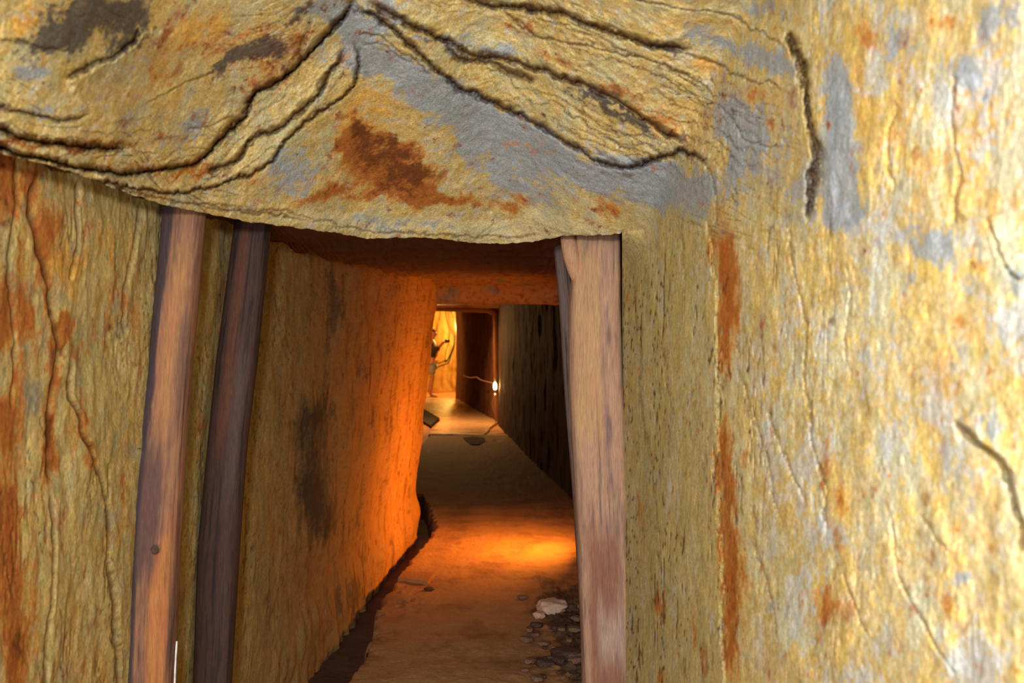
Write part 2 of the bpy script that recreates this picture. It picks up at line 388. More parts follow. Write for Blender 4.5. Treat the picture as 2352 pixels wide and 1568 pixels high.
        grey = blobs(U, V, [(1920, 200, 30, 90, 0, 1.4), (1930, 330, 40, 110, 0, 1.4), (1930, 420, 40, 70, 0, 1.1), (2050, 110, 30, 60, 0, .7), (2230, 170, 50, 60, 10, .9), (2300, 40, 70, 60, 0, .8), (2120, 110, 30, 50, 0, .5), (2100, 560, 70, 50, 20, .8), (2160, 540, 40, 60, 0, .7), (2090, 640, 30, 30, 0, .9),
                            (2330, 640, 40, 60, 0, .8), (1960, 480, 60, 30, 0, .7), (1720, 440, 50, 60, 0, .7), (1810, 490, 60, 40, 0, .8), (1800, 650, 16, 60, 0, .6), (1740, 740, 10, 60, 0, .5), (2270, 960, 40, 50, 30, .8), (2290, 1000, 30, 30, 0, .6), (2230, 1150, 30, 30, 0, .6), (2210, 1330, 70, 30, -30, .5),
                            (1760, 1000, 12, 50, 0, .6), (1490, 480, 30, 30, 0, .5), (1530, 560, 10, 40, 0, .4), (1500, 1080, 14, 80, 0, .4), (2000, 640, 50, 60, 0, .4), (1770, 1380, 20, 20, 0, .6), (2300, 260, 50, 50, 0, .4), (1890, 560, 60, 60, 0, .3)])
        rust = blobs(U, V, [(1650, 520, 20, 60, 0, 1.5), (1665, 620, 24, 70, 0, 1.6), (1672, 720, 22, 70, 0, 1.4), (1668, 820, 14, 60, 0, 1.3), (1660, 980, 8, 70, 0, .7), (1660, 1060, 24, 60, 0, 1.2), (1675, 1130, 26, 60, 0, 1.0), (1670, 1250, 26, 80, 0, 1.2), (1690, 1350, 24, 80, 0, 1.2), (1680, 1480, 16, 120, 0, 1.2),
                            (1725, 1050, 14, 30, 0, .7), (1990, 70, 50, 40, 0, 1.1), (2170, 50, 30, 24, 0, .8), (1900, 1080, 20, 70, 0, .8), (1930, 1180, 24, 80, 0, .8), (1890, 1400, 40, 60, 0, .8), (1940, 1380, 30, 50, 0, .5), (1515, 1380, 12, 50, 0, 1.0), (1470, 1200, 8, 50, 0, .7), (1520, 1568, 10, 40, 0, .9),
                            (2190, 740, 30, 14, 20, .8), (2050, 1100, 14, 14, 0, .8), (2340, 1540, 20, 20, 0, .9), (1570, 600, 8, 30, 0, .5), (1460, 690, 6, 40, 0, .7), (1470, 850, 6, 30, 0, .6), (1820, 560, 10, 60, 0, .4), (1900, 660, 10, 40, 0, .4), (1590, 1450, 10, 60, 0, .6), (1845, 1550, 60, 30, 0, .3), (1765, 1500, 8, 60, 0, .4)])
        charb = np.zeros(n) - .3 + blobs(U, V, [(1480, 1250, 10, 160, 0, .5), (1470, 560, 20, 60, 0, .4), (1500, 1420, 10, 80, 0, .5), (1560, 900, 6, 90, 0, .4)])
        deep = blobs(U, V, [(1632, 500, 8, 50, 0, .8), (1655, 660, 14, 14, 0, .8), (1670, 640, 16, 10, 0, .7), (1668, 850, 10, 20, 0, 1.0), (1640, 580, 8, 30, 0, .6), (1690, 1420, 10, 90, 0, .6), (1665, 1330, 8, 60, 0, .6)])
        cream = .55 * ss(1650, 2100, X) + blobs(U, V, [(2150, 1250, 200, 200, 0, .4), (2350, 20, 70, 60, 0, 1.0), (2000, 760, 150, 120, 0, .3)])
        gold = .45 * ss(1880, 2100, X) + blobs(U, V, [(2280, 330, 100, 150, 0, .5), (2060, 300, 90, 120, 0, .4), (1980, 200, 30, 90, 0, .8), (1900, 150, 24, 30, 0, .9), (1760, 480, 50, 60, 0, .6), (1860, 560, 14, 60, 20, .6), (2230, 900, 100, 120, 0, .3), (1730, 560, 20, 60, 0, .5)])
        olive = 1.1 * (1 - ss(1560, 1760, X)) + .3 * (1 - ss(1700, 2000, X))
    else:
        grey = blobs(U, V, [(70, 900, 50, 60, 0, .8), (60, 700, 30, 60, 0, .7), (60, 480, 20, 60, 0, .5), (300, 900, 30, 90, 0, .4), (300, 500, 30, 60, 0, .4), (160, 1020, 20, 30, 0, .4), (520, 600, 14, 60, 0, .5), (460, 1100, 16, 200, 0, .4), (300, 1040, 20, 40, 0, .5), (100, 1300, 40, 60, 0, .2), (500, 700, 16, 40, 0, .5), (285, 1485, 14, 12, 0, 1.0)])
        rust = blobs(U, V, [(20, 420, 26, 80, 0, 1.3), (70, 430, 26, 60, 0, .8), (110, 520, 24, 70, 0, 1.2), (110, 640, 14, 60, 0, 1.2), (145, 760, 24, 40, 0, 1.2), (125, 880, 18, 60, 0, 1.0), (120, 1040, 20, 60, 0, 1.3), (190, 990, 16, 60, 0, 1.2), (15, 700, 18, 80, 0, .9), (20, 950, 30, 90, 0, 1.0), (20, 1180, 28, 100, 0, 1.3), (10, 1350, 40, 90, 0, 1.2), (35, 1500, 26, 90, 0, 1.5), (60, 730, 18, 40, 0, .9),
                            (210, 1060, 16, 30, 0, 1.0), (190, 820, 10, 30, 0, .6), (280, 1170, 10, 40, 0, .7), (270, 650, 16, 60, 0, .6), (250, 720, 10, 30, 0, .6), (60, 600, 10, 100, 0, .5), (190, 520, 50, 60, 0, .3), (320, 700, 14, 20, 0, .4)])
        rust *= 1.15; rust += .08 + .22 * ss(170, 60, X)
        rust += .75 * ss(740, 900, X) + .25 * ss(600, 760, X)
        charb = blobs(U, V, [(720, 960, 34, 70, 10, 1.25), (710, 1110, 30, 90, 5, 1.1), (735, 1190, 26, 60, 0, 1.0), (790, 700, 10, 60, 5, .9), (770, 880, 12, 40, 0, .8), (840, 860, 20, 40, 0, .5), (815, 1200, 20, 60, 0, .6), (660, 900, 14, 60, 0, .4), (880, 1100, 14, 60, 0, .3), (800, 1350, 30, 60, 20, .4), (740, 1400, 30, 80, 10, .4)]) - .15
        deep = blobs(U, V, [(110, 480, 12, 50, 0, .6), (120, 700, 10, 50, 0, .9), (140, 800, 12, 30, 0, .9), (122, 1020, 12, 50, 0, .9), (195, 1000, 12, 40, 0, 1.0), (45, 1480, 16, 60, 0, .9), (70, 430, 14, 30, 0, .7), (20, 600, 8, 100, 0, .5), (210, 460, 20, 24, 0, .5)])
        cream = blobs(U, V, [(140, 1200, 60, 200, 0, .3), (200, 1350, 60, 150, 0, .4)])
        gold = blobs(U, V, [(140, 590, 30, 50, 0, 1.0), (230, 560, 60, 90, 0, .5), (160, 640, 30, 60, 0, .8), (500, 830, 20, 60, 0, .3)])
        olive = np.full(n, .75)
    wash_ = fbm(sx * 18, sy * 18, zz * 18, 4, 16, .75)
    if which == 'top': olive = ss(.2, .9, a) * .6 + blobs(U, V, [(1330, 250, 200, 60, 25, .3), (700, 230, 60, 90, -40, .3), (1540, 500, 100, 40, 0, .8)])
    col = mixc(col, OLIVE, np.clip(olive * (.55 + .45 * b + .35 * wash_), 0, .85))
    col = mixc(col, CREAM, ss(.3, .8, cream + .35 * b + .2 * c) * .75)
    col = mixc(col, GOLD, ss(.35, .85, gold + .4 * b + .35 * c + .2 * g) * (.8 if which != 'right' else .6))
    wash = fbm(sx * 13, sy * 13, zz * 13, 4, 14, .75)
    col = mixc(col, LGREY if which != 'left' else SAGE, ss(.25, .8, wash + .4 * g) * (.55 if which != 'left' else .5))
    col = mixc(col, srgb(146, 92, 44), ss(.35, .9, fbm(sx * 22, sy * 22, zz * 22, 4, 15, .8) + .3 * h) * .55)
    if which == 'right':
        w2 = fbm(x * 7, y * 7, z * 6, 5, 18, .75)
        rr2 = ss(1600, 1900, X)
        col = mixc(col, srgb(206, 206, 176), ss(-.15, .45, w2 + .3 * g) * .75 * (.35 + .65 * rr2))
        col = mixc(col, srgb(240, 206, 112), ss(.1, .5, fbm(x * 11, y * 11, z * 10, 5, 19, .75)) * .75 * (.25 + .75 * rr2))
    if which == 'right':
        w4 = fbm(x * 6 + 9, y * 6, z * 6, 5, 24, .78)
        col = mixc(col, srgb(196, 202, 204), ss(.12, .5, w4 + .25 * g) * .65 * ss(1620, 1900, X))
    if which == 'left':
        w2 = fbm(x * 8, y * 8, z * 4, 5, 20, .75)
        col = mixc(col, srgb(196, 140, 58), ss(-.05, .6, w2 + .2 * g) * .6)
        col = mixc(col, srgb(156, 156, 128), ss(.15, .6, fbm(x * 9, y * 9, z * 4, 5, 21, .75)) * .6)
    if which == 'top':
        w2 = fbm(x * 9, y * 9, z * 9, 5, 22, .75)
        col = mixc(col, srgb(192, 190, 150), ss(-.05, .5, w2 + .3 * g) * .6)
    gr = grey + .42 * b + .34 * c + .28 * g
    col = mixc(col, GREY if which != 'left' else srgb(150, 150, 132), ss(.40, .80, gr + .15 * h) * .85)
    col = mixc(col, ORANGE, ss(.3, .95, rust + .5 * e + .5 * c + .45 * g) * .75)
    # fine rusty freckles everywhere
    col = mixc(col, RUST, ss(.42, .95, e * .8 + b * .5 + h * .4 + rust * .5) * .65)
    col = mixc(col, RUST, ss(.55, 1.45, rust + .5 * e + .55 * c + .5 * g) * .9)
    col = mixc(col, CHAR, ss(.35, .95, charb + .5 * e + .45 * c + .4 * g) * .88)
    col = mixc(col, BROWN, ss(.4, 1.15, deep + .4 * e + .5 * c + .45 * g) * .9)
    # crack stain and painted crevice shade: thin darker threads along the foliation
    col = mixc(col, srgb(84, 48, 20), np.clip(dark, 0, 1) * .92)
    col *= np.clip(1 + .14 * c + .16 * g, .5, 1.5)[:, None]
    return np.clip(col, .01, .95)

def threads(x, y, z, X, Y, which):
    """short broken foliation cracks, running with the grain of the rock"""
    if which == 'left' or which == 'right':
        q = x * .5 + y
        r = noise(q * 26 + .15 * z * 26 , z * 2.6, 1.1, 90) + .35 * noise(q * 60, z * 9, 2.2, 91)
        gate = ss(.05, .45, noise(q * 7, z * 3.5, 5.5, 92) + .12)
        amp = 1.0
    else:
        # strata dip to the right on the right side and wrap round the boulder on the left
        dip = np.where(X > 780, .43, np.interp(X, [0, 300, 480, 780], [.25, .12, -.35, -1.0]))
        base = (Y - dip * (X - 780)) / F * 3.3
        along = X / F * 3.3
        r = noise(base * 30, along * 4.5, 1.1, 93) + .35 * noise(base * 70, along * 14, 2.2, 94)
        gate = ss(.05, .45, noise(base * 6, along * 4, 5.5, 95) + .1)
        face = blobs(X, Y, [(900, 370, 230, 130, 0, 1.5), (1150, 440, 250, 90, 10, 1.2), (700, 430, 100, 60, 0, 1), (250, 120, 240, 90, 0, .7), (1560, 430, 90, 60, 0, 1)])
        gate = gate * np.clip(1 - face, 0, 1)
        amp = np.clip(1 - face * .8, .15, 1)
    c = np.exp(-(r / .042) ** 2) * gate
    return c * amp, r

def place(X, Y, D):
    return (X - 1176) / F * D, D, EYE - (Y - 784) / F * D

def axis(lo, f0, f1, hi, fine, coarse):
    """even steps inside the picture, growing steps outside it"""
    mid = np.arange(f0, f1 + fine, fine)
    a = []; v = f0; s = fine
    while v > lo: s = min(s * 1.18, coarse); v -= s; a.append(v)
    b = []; v = mid[-1]; s = fine
    while v < hi: s = min(s * 1.18, coarse); v += s; b.append(v)
    return np.concatenate([a[::-1], mid, b])

STEP = 2.6
# ---- upper sheet: roof brow and the top of the right wall
cols = axis(-1000, -40, 2400, 3500, STEP, 60)
k0 = int(np.argmin(abs(cols - 1428)))
rowsU = axis(-900, -30, 1000, 1000, STEP, 60) ; rowsU = rowsU[rowsU <= 0.1 + 545]
rn = (rowsU + 30) / (rowsU[-1] + 30)
XX = np.tile(cols, (len(rn), 1))
LL = lipy(cols)[None, :]
YY = np.where(rn[:, None] < 0, rn[:, None] * 575 - 30, -30 + rn[:, None] * (LL + 30))

def sheet(XX, YY, seams, which_fn):
    sh = XX.shape
    X, Y = XX.ravel(), YY.ravel()
    D = near_depth(X, Y)
    x, y, z = place(X, Y, D)
    return X, Y, D, x, y, z

def build_near(XX, YY, seams):
    X, Y = XX.ravel().astype(float), YY.ravel().astype(float)
    D = near_depth(X, Y)
    x, y, z = place(X, Y, D)
    warp = (9 * noise(x * 12, y * 12, z * 12, 30) + 6 * fbm(x * 40, y * 40, z * 40, 3, 32, .7), 9 * noise(x * 12, y * 12, z * 12, 31) + 6 * fbm(x * 40, y * 40, z * 40, 3, 33, .7))
    disp, dark = apply_seams(X, Y, seams, warp)
    # big masses
    P1 = np.array([(-300, 255), (0, 335), (200, 380), (360, 380), (480, 350), (560, 262), (690, 145), (805, 15), (850, -80)])
    Dm, S, T = poly_dist(X + warp[0], Y + warp[1], P1)
    inside = np.where(S > 0, 1 - np.exp(-Dm / 90), 0) * ss(900, 700, X)
    disp += .09 * inside
    top = (ss(1900, 1700, X) * ss(640, 440, Y))
    ts, r1 = threads(x, y, z, X, Y, 'top'); tr, r2 = threads(x, y, z, X, Y, 'right')
    t = ts * top + tr * (1 - top)
    rr = r1 * top * .6 + r2 * (1 - top) * np.interp(X, [1500, 1900], [.8, .1])
    tr = tr * np.interp(X, [1700, 2100], [1, .35]); t = ts * top + tr * (1 - top)
    amp = np.interp(X, [1400, 1700, 2000, 3500], [.7, .9, 1.2, 1.2])
    disp += -.007 * t + .0015 * rr * np.where(top > .5, ss(1.5, 0, blobs(X, Y, [(900, 380, 300, 130, 0, 1.5)])), 1)
    disp += (.012 * fbm(x * 5, y * 5, z * 4, 3, 60) + .005 * fbm(x * 24, y * 24, z * 20, 4, 61, .6)) * amp
    disp += .008 * np.maximum(fbm(x * 11, y * 11, z * 7, 2, 62), 0) * amp
    D2 = D - disp
    x2, y2, z2 = place(X, Y, D2)
    dip = np.interp(X, [0, 300, 480, 640, 780, 800], [.28, .12, -.35, -.85, -1.0, .43])
    lay = np.where(X > 790, (Y - .43 * (X - 800)) / F * 3.3, (Y - np.interp(X, [-1200, 0, 300, 480, 640, 800], [90, 340, 405, 385, 260, 60])) / F * 3.3)
    q = lay * 24 + 1.3 * noise(x * 5, y * 5, z * 5, 140) + .5 * fbm(x * 18, y * 18, z * 18, 3, 141, .7)
    fr_ = q - np.floor(q)
    rnd = noise(np.floor(q) * 3.7, x * 2.2, 0 * x, 142)
    zone = np.where(X > 790, blobs(X, Y, [(1300, 190, 420, 130, 24, 1.4), (1600, 250, 160, 130, 20, .9)]), blobs(X, Y, [(150, 350, 330, 60, 5, 1.3), (560, 330, 160, 70, -40, 1.2), (760, 160, 70, 90, -50, 1.0), (300, 300, 200, 40, 0, .6)]))
    gt = np.clip(zone, 0, 1) * ss(-.1, .35, rnd + .15) * top
    disp += .011 * (fr_ - .5) * gt
    edge = np.exp(-((1 - fr_) / .07) ** 2) + np.exp(-(fr_ / .05) ** 2)
    dark = np.maximum(dark, edge * gt * .75)
    D2 = D - disp
    x2, y2, z2 = place(X, Y, D2)
    dark = np.maximum(dark, np.clip(t * np.where(X > 1430, 1.1, .85), 0, 1))
    ct = near_color(x, y, z, X, Y, dark, 'top'); cr = near_color(x, y, z, X, Y, dark, 'right')
    w = np.clip(1 - ss(1820, 1890, X + 14 * noise(X / 40, Y / 40, 0, 8)) , 0, 1) * ss(580, 450, Y + 60 * noise(X / 50, Y / 50, 0, 9) + 30 * noise(X / 18, Y / 18, 0, 10))
    w = np.where(X < 1425, 1, w)
    c = ct * w[:, None] + cr * (1 - w[:, None])
    return np.stack([x2, y2, z2], 1), c, X, Y

vU, cU, XU, YU = build_near(XX, YY, SEAMS_TOP + SEAMS_RIGHT)
nr, nc = XX.shape
# which cells are roof, which are wall: the divider follows the big crack
cx = (XX[:-1, :-1] + XX[1:, 1:]) / 2; cy = (YY[:-1, :-1] + YY[1:, 1:]) / 2
divx = np.interp(cy, [-900, 0, 110, 180, 260, 350, 450, 500, 540], [1700, 1795, 1826, 1846, 1853, 1874, 1864, 1660, 1430])
roof = cx < divx

# ---- lower sheet: right wall below the brow
rowsW = axis(0, 0, 1100, 4200, STEP, 45); rowsW = np.concatenate([[0], rowsW[rowsW > 0.5]])
colsW = cols[k0:]
XW = np.tile(colsW, (len(rowsW), 1))
YW = lipy(colsW)[None, :] + rowsW[:, None]
vW, cW, _, _ = build_near(XW, YW, SEAMS_TOP[-2:] + SEAMS_RIGHT)
nrW, ncW = XW.shape
# only keep the wall down to the ground
zc = vW[:, 2].reshape(nrW, ncW)[:-1, :-1]
mW = zc > -0.12
# back edge of the wall beside the prop turns into the passage
back = []
f1 = grid_faces(nr, nc, ~roof, flip=True); f2 = grid_faces(nrW, ncW, mW, flip=True) + len(vU)
V = np.concatenate([vU, vW]); CC = np.concatenate([cU, cW])
v, f, c = compact(V, np.concatenate([f1, f2]), CC)
tag(mesh_obj('wall_right', v, f, M_WALLR, col=c), 'yellow and grey slate wall close on the right side of the tunnel', kind='structure')

# ---- roof brow with its broken lip turned under and carried back as the tunnel roof
kL = k0 + 1
lipv = vU.reshape(nr, nc, 3)[-1, :kL]
lipX = cols[:kL]
lx, ld, lz = lipv[:, 0], lipv[:, 1], lipv[:, 2]
dd = np.concatenate([np.linspace(0, .06, 6)[1:], np.linspace(.06, 1, 30)[1:] ** 1.0])
rowsV, rowsC = [], []
def roof_z(d): return np.interp(d, [0, 4.6, 5.5, 6.6, 7.3, 7.9, 8.15, 8.3, 8.45, 8.6, 9.4], [1.975, 1.975, 1.985, 2.0, 2.03, 2.035, 1.985, 1.885, 1.87, 1.93, 2.16])
u = (lx - lx[np.argmin(abs(lipX))]) / (lx[-1] - lx[np.argmin(abs(lipX))])       # 0 at the left wall, 1 at the right prop
dend = 9.4
ts_ = np.concatenate([np.array([.004, .01, .02, .035, .055, .08]), np.linspace(.1, .62, 60), np.linspace(.63, 1, 90)])
for t in ts_:
    d = ld + (dend - ld) * t
    xin = -0.95 + u * 1.75                          # where that column ends, deep in the tunnel
    x = lx + (xin - lx) * min(1, t * 1.15)
    z0 = roof_z(d)
    w = ss(0, .03, t)
    z = lz * (1 - w) + z0 * w
    nzs = .012 * fbm(x * 4, d * 4, 0 * x, 3, 110) + .010 * noise(x * 3, d * 16, 0, 111) + .006 * noise(x * 10, d * 40, 0, 112) + .004 * fbm(x*20, d*20, 0*x, 3, 116)
    sq = .014 * np.sin((d * 7 + noise(x * 1.5, d, 0, 113) * 2.2) * 1.8)
    z = z + (nzs * 1.5 + sq) * ss(0, .05, t)
    X = x; rowsV.append(np.stack([x, d, z], 1))
    n1 = fbm(x * 5, d * 9, 0 * x, 4, 114); n2 = fbm(x * 20, d * 30, 0 * x, 3, 115)
    cc = np.tile(srgb(132, 96, 58), (len(x), 1)); cc = mixc(cc, srgb(96, 98, 104), ss(.1, .7, n1)); cc = mixc(cc, srgb(92, 56, 28), ss(-.1, .8, n2)); cc = mixc(cc, BROWN, ss(7.0, 5.5, d) * .6)  # roof nearer than the lamp darkened, its shade put into the colour
    rowsC.append(cc)
RV = np.concatenate(rowsV); RC = np.concatenate(rowsC)
base = len(vU)
nb = len(ts_)
fr = [np.stack([(nr - 1) * nc + np.arange(kL - 1), (nr - 1) * nc + np.arange(1, kL), base + np.arange(1, kL), base + np.arange(kL - 1)], 1)[:, ::-1]]
fr.append(grid_faces(nb, kL, flip=True) + base)
V = np.concatenate([vU, RV]); CC = np.concatenate([cU, RC])
v, f, c = compact(V, np.concatenate([grid_faces(nr, nc, roof, flip=True)] + fr), CC)
tag(mesh_obj('ceiling', v, f, M_ROCK, col=c), 'low slate roof with a broken layered brow over the passage', kind='structure')

# ---- left wall: from beside the camera to the corner where the passage widens
def lean(d): return .035 + .08 * ss(4, 8, d)
pxs = axis(-1500, -30, 978, 978, STEP, 60); pxs = pxs[pxs < 978]
dcol = 1.38 / (.071 - (pxs - 1176) / F)
dcol = dcol[dcol < 8.3]
xcol = -1.38 + .071 * dcol - .05 * ss(5, 8, dcol)
# rounded end
ang = np.linspace(0, math.pi / 2, 16)[1:]
r = .16
xe = -0.84 - r * (1 - np.cos(ang)); ye = 8.3 + r * np.sin(ang)
dcol = np.concatenate([dcol, ye, np.linspace(8.47, 9.2, 12)]); xcol = np.concatenate([xcol, xe, np.linspace(-.98, -1.9, 12)])
zr = np.concatenate([np.linspace(-.15, .45, 50)[:-1], np.linspace(.45, 2.12, 520)])
DD = np.tile(dcol, (len(zr), 1)); ZZ = np.tile(zr[:, None], (1, len(dcol))); XC = np.tile(xcol, (len(zr), 1)) + lean(DD) * ZZ
x, y, z = XC.ravel(), DD.ravel(), ZZ.ravel()
PX, PY = pix(x, y, z)
warp = (4 * noise(x * 14, y * 14, z * 8, 30) + 3 * noise(x * 40, y * 40, z * 30, 32), 0)
disp, dark = apply_seams(PX, PY, SEAMS_LEFT, warp)
t, rr = threads(x, y, z, PX, PY, 'left')
disp += -.005 * t + .0008 * rr + .010 * fbm(x * 4, y * 4, z * 2.5, 3, 70) + .004 * fbm(x * 26, y * 26, z * 12, 4, 71, .6)
disp += .02 * fbm(x * 2.5, y * 2.5, z * 2, 2, 72) * ss(4, 6, y)
foot = ss(.35, 0, z) * ss(4, 5, y) * .07
disp += foot * (.6 + .8 * np.abs(noise(y * 9, z * 3, 0, 73)))
dark = np.maximum(dark, t * .7)
col = near_color(x, y, z, PX, PY, dark, 'left')
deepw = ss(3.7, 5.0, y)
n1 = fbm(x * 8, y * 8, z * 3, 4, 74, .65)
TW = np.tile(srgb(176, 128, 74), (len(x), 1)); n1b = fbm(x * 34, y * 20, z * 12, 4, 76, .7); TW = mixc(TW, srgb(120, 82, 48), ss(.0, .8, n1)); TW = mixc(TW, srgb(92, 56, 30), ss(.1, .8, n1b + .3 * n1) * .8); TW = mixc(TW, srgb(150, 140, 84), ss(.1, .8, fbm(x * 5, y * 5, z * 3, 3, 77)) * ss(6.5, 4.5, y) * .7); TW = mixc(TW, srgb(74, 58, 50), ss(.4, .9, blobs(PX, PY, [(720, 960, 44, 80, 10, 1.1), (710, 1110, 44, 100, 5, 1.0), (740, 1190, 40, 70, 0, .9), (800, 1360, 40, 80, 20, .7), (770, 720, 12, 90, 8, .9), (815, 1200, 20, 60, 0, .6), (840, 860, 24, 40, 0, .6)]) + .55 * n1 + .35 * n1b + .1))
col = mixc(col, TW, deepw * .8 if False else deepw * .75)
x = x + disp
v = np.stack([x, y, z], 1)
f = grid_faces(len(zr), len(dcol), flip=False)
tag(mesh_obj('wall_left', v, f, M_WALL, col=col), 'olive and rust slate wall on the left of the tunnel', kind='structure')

# ------------------------------------------------------------ deep passage
def deep_wall(name, pts, z0, z1, mat, base, alt, seed, label, amp=.03, step=.05, seen=None):
    """pts: plan polyline (x, y); a rough rock wall standing on it"""
    P = np.array(pts, float); seg = np.hypot(*(P[1:] - P[:-1]).T); cum = np.concatenate([[0], np.cumsum(seg)])
    s = np.arange(0, cum[-1] + step, step); s[-1] = cum[-1]
    xx = np.interp(s, cum, P[:, 0]); yy = np.interp(s, cum, P[:, 1])
    # smooth corners
    tx = np.gradient(xx); ty = np.gradient(yy); l = np.hypot(tx, ty); nx, ny = -ty / l, tx / l
    zz = np.arange(z0, z1 + .03, .03)
    X = np.tile(xx, (len(zz), 1)).ravel(); Y = np.tile(yy, (len(zz), 1)).ravel(); Z = np.repeat(zz, len(s))
    S = np.tile(s, len(zz))
    h = amp * fbm(S * 2.2, Z * 1.2, 0 * S, 4, seed) + amp * .5 * noise(S * 12, Z * 2, 0, seed + 5)
    X2 = X + np.tile(nx, len(zz)) * h; Y2 = Y + np.tile(ny, len(zz)) * h
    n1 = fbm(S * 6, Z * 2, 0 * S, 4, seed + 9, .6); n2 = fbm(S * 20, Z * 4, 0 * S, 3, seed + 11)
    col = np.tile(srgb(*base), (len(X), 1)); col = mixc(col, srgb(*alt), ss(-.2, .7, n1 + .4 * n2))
    return tag(mesh_obj(name, np.stack([X2, Y2, Z], 1), grid_faces(len(zz), len(s)), mat, col=col), label, kind='structure')

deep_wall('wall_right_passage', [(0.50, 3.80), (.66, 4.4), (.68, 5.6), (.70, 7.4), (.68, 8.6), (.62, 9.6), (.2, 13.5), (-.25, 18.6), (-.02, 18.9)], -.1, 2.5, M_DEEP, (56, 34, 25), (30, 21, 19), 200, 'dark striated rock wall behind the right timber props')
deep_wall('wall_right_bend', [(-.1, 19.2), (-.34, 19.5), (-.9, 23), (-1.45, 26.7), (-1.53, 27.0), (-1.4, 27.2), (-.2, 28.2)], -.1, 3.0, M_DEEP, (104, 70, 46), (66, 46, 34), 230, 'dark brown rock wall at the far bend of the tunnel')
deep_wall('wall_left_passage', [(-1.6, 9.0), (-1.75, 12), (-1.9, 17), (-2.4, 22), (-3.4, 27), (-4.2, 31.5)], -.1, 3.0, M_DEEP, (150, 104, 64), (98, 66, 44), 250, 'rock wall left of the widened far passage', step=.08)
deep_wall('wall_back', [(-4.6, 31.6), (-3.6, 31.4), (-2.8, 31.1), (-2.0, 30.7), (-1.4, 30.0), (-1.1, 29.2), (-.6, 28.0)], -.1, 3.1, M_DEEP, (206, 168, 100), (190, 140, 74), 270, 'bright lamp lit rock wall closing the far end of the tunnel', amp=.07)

# roof of the far part
xs = np.linspace(-5, 1.6, 90); ys = np.linspace(9.2, 32.5, 260)
X, Y = np.meshgrid(xs, ys); X, Y = X.ravel(), Y.ravel()
Z = np.interp(Y, [9.2, 9.6, 18.6, 18.9, 19.2, 26, 33], [2.16, 2.2, 2.22, 2.18, 2.3, 2.75, 2.95]) + .04 * fbm(X * 1.5, Y * 1.5, 0 * X, 4, 300)
n1 = fbm(X * 4, Y * 4, 0 * X, 4, 301)
col = np.tile(srgb(150, 108, 66), (len(X), 1)); col = mixc(col, srgb(92, 64, 44), ss(-.1, .7, n1))
tag(mesh_obj('ceiling_passage', np.stack([X, Y, Z], 1), grid_faces(len(ys), len(xs), flip=True), M_DEEP, col=col), 'rough rock roof over the far passage', kind='structure')

# ------------------------------------------------------------------- floor
EDGE = [at(px, py, EYE * F / (py - 784))[:2] for px, py in [(760, 1640), (800, 1560), (850, 1500), (868, 1440), (872, 1400), (884, 1372), (925, 1318), (945, 1285), (985, 1240), (1002, 1212), (990, 1175), (970, 1135)]]
xs = np.arange(-1.35, .95, .012); 
ys = []
v_ = 1.0
while v_ < 16.6: ys.append(v_); v_ += max(.012, v_ * v_ / 3545 * 2.2)
ys = np.array(ys)
X, Y = np.meshgrid(xs, ys); X, Y = X.ravel(), Y.ravel()
w = .035 * fbm(X * 7, Y * 7, 0 * X, 5, 330, .75)
D, S, T = poly_dist(X + w, Y + w * 2, EDGE)
side = -D * S            # positive right of the gutter edge
inside = ss(.0, .012, -(D * S) * -1 * -1) if False else None
signed = np.where(S > 0, -D, D)
# the points run away from the camera, so "above/left of travel" is the gutter side
left_of = X + w < np.interp(Y + w * 2, [e[1] for e in EDGE], [e[0] for e in EDGE])
near_end = ss(4.2, 4.9, Y) * ss(10.2, 9.2, Y)
gut = np.where(left_of, ss(0, .02, D), 0) * ss(4.15, 4.7, Y) * np.where(Y < 10.1, 1, 0)
Z = -.11 * gut
rub = ss(.10, .30, X + .12 * noise(X * 3, Y * 1.5, 0, 340) + .02 * (Y - 5)) * ss(6.9, 5.9, Y + .5 * noise(X * 4, Y * 2, 0, 341))
Z = Z + .010 * fbm(X * 4, Y * 4, 0 * X, 4, 342) + .004 * fbm(X * 22, Y * 22, 0 * X, 3, 343)
Z = Z + rub * (.06 * np.abs(fbm(X * 9, Y * 6, 0 * X, 5, 344, .7)) + .02 * np.abs(noise(X * 30, Y * 20, 0, 345)))
Z = Z - .03 * ss(.5, .0, np.hypot((X + .24) / .22, (Y - 15.6) / .35))            # small hollow that holds water
broken = np.exp(-(((X + .70) / .12) ** 2 + ((Y - 6.0) / .35) ** 2))
Z = Z + broken * .02 * np.sign(noise(X * 14, Y * 9, 0, 346)) * ss(.25, .5, np.abs(noise(X * 14, Y * 9, 0, 346)))
n1 = fbm(X * 3, Y * 3, 0 * X, 4, 350, .6); n2 = fbm(X * 14, Y * 8, 0 * X, 4, 351, .6)
col = np.tile(srgb(184, 136, 88), (len(X), 1)); col = mixc(col, srgb(150, 106, 66), ss(-.2, .8, n1 + .4 * n2))
col = mixc(col, srgb(74, 56, 50), ss(.25, .6, rub * (.9 + .7 * n2)) * .8)
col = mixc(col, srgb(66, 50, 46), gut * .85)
col = mixc(col, srgb(84, 50, 28), ss(8.2, 10.0, Y + .4 * n1) * .85)  # dim stretch beyond the lamp: falling light put into the floor colour
strk = ss(.35, .6, noise(X * 3, Y * 7, 0, 352) * .8 + .2 * n2) * ss(5.5, 6.5, Y) * ss(8.5, 7, Y)
col = mixc(col, srgb(130, 84, 48), strk * .7)
tag(mesh_obj('floor', np.stack([X, Y, Z], 1), grid_faces(len(ys), len(xs), flip=True), M_FLOOR, col=col), 'trodden earth floor with a gutter along its left edge', kind='structure')
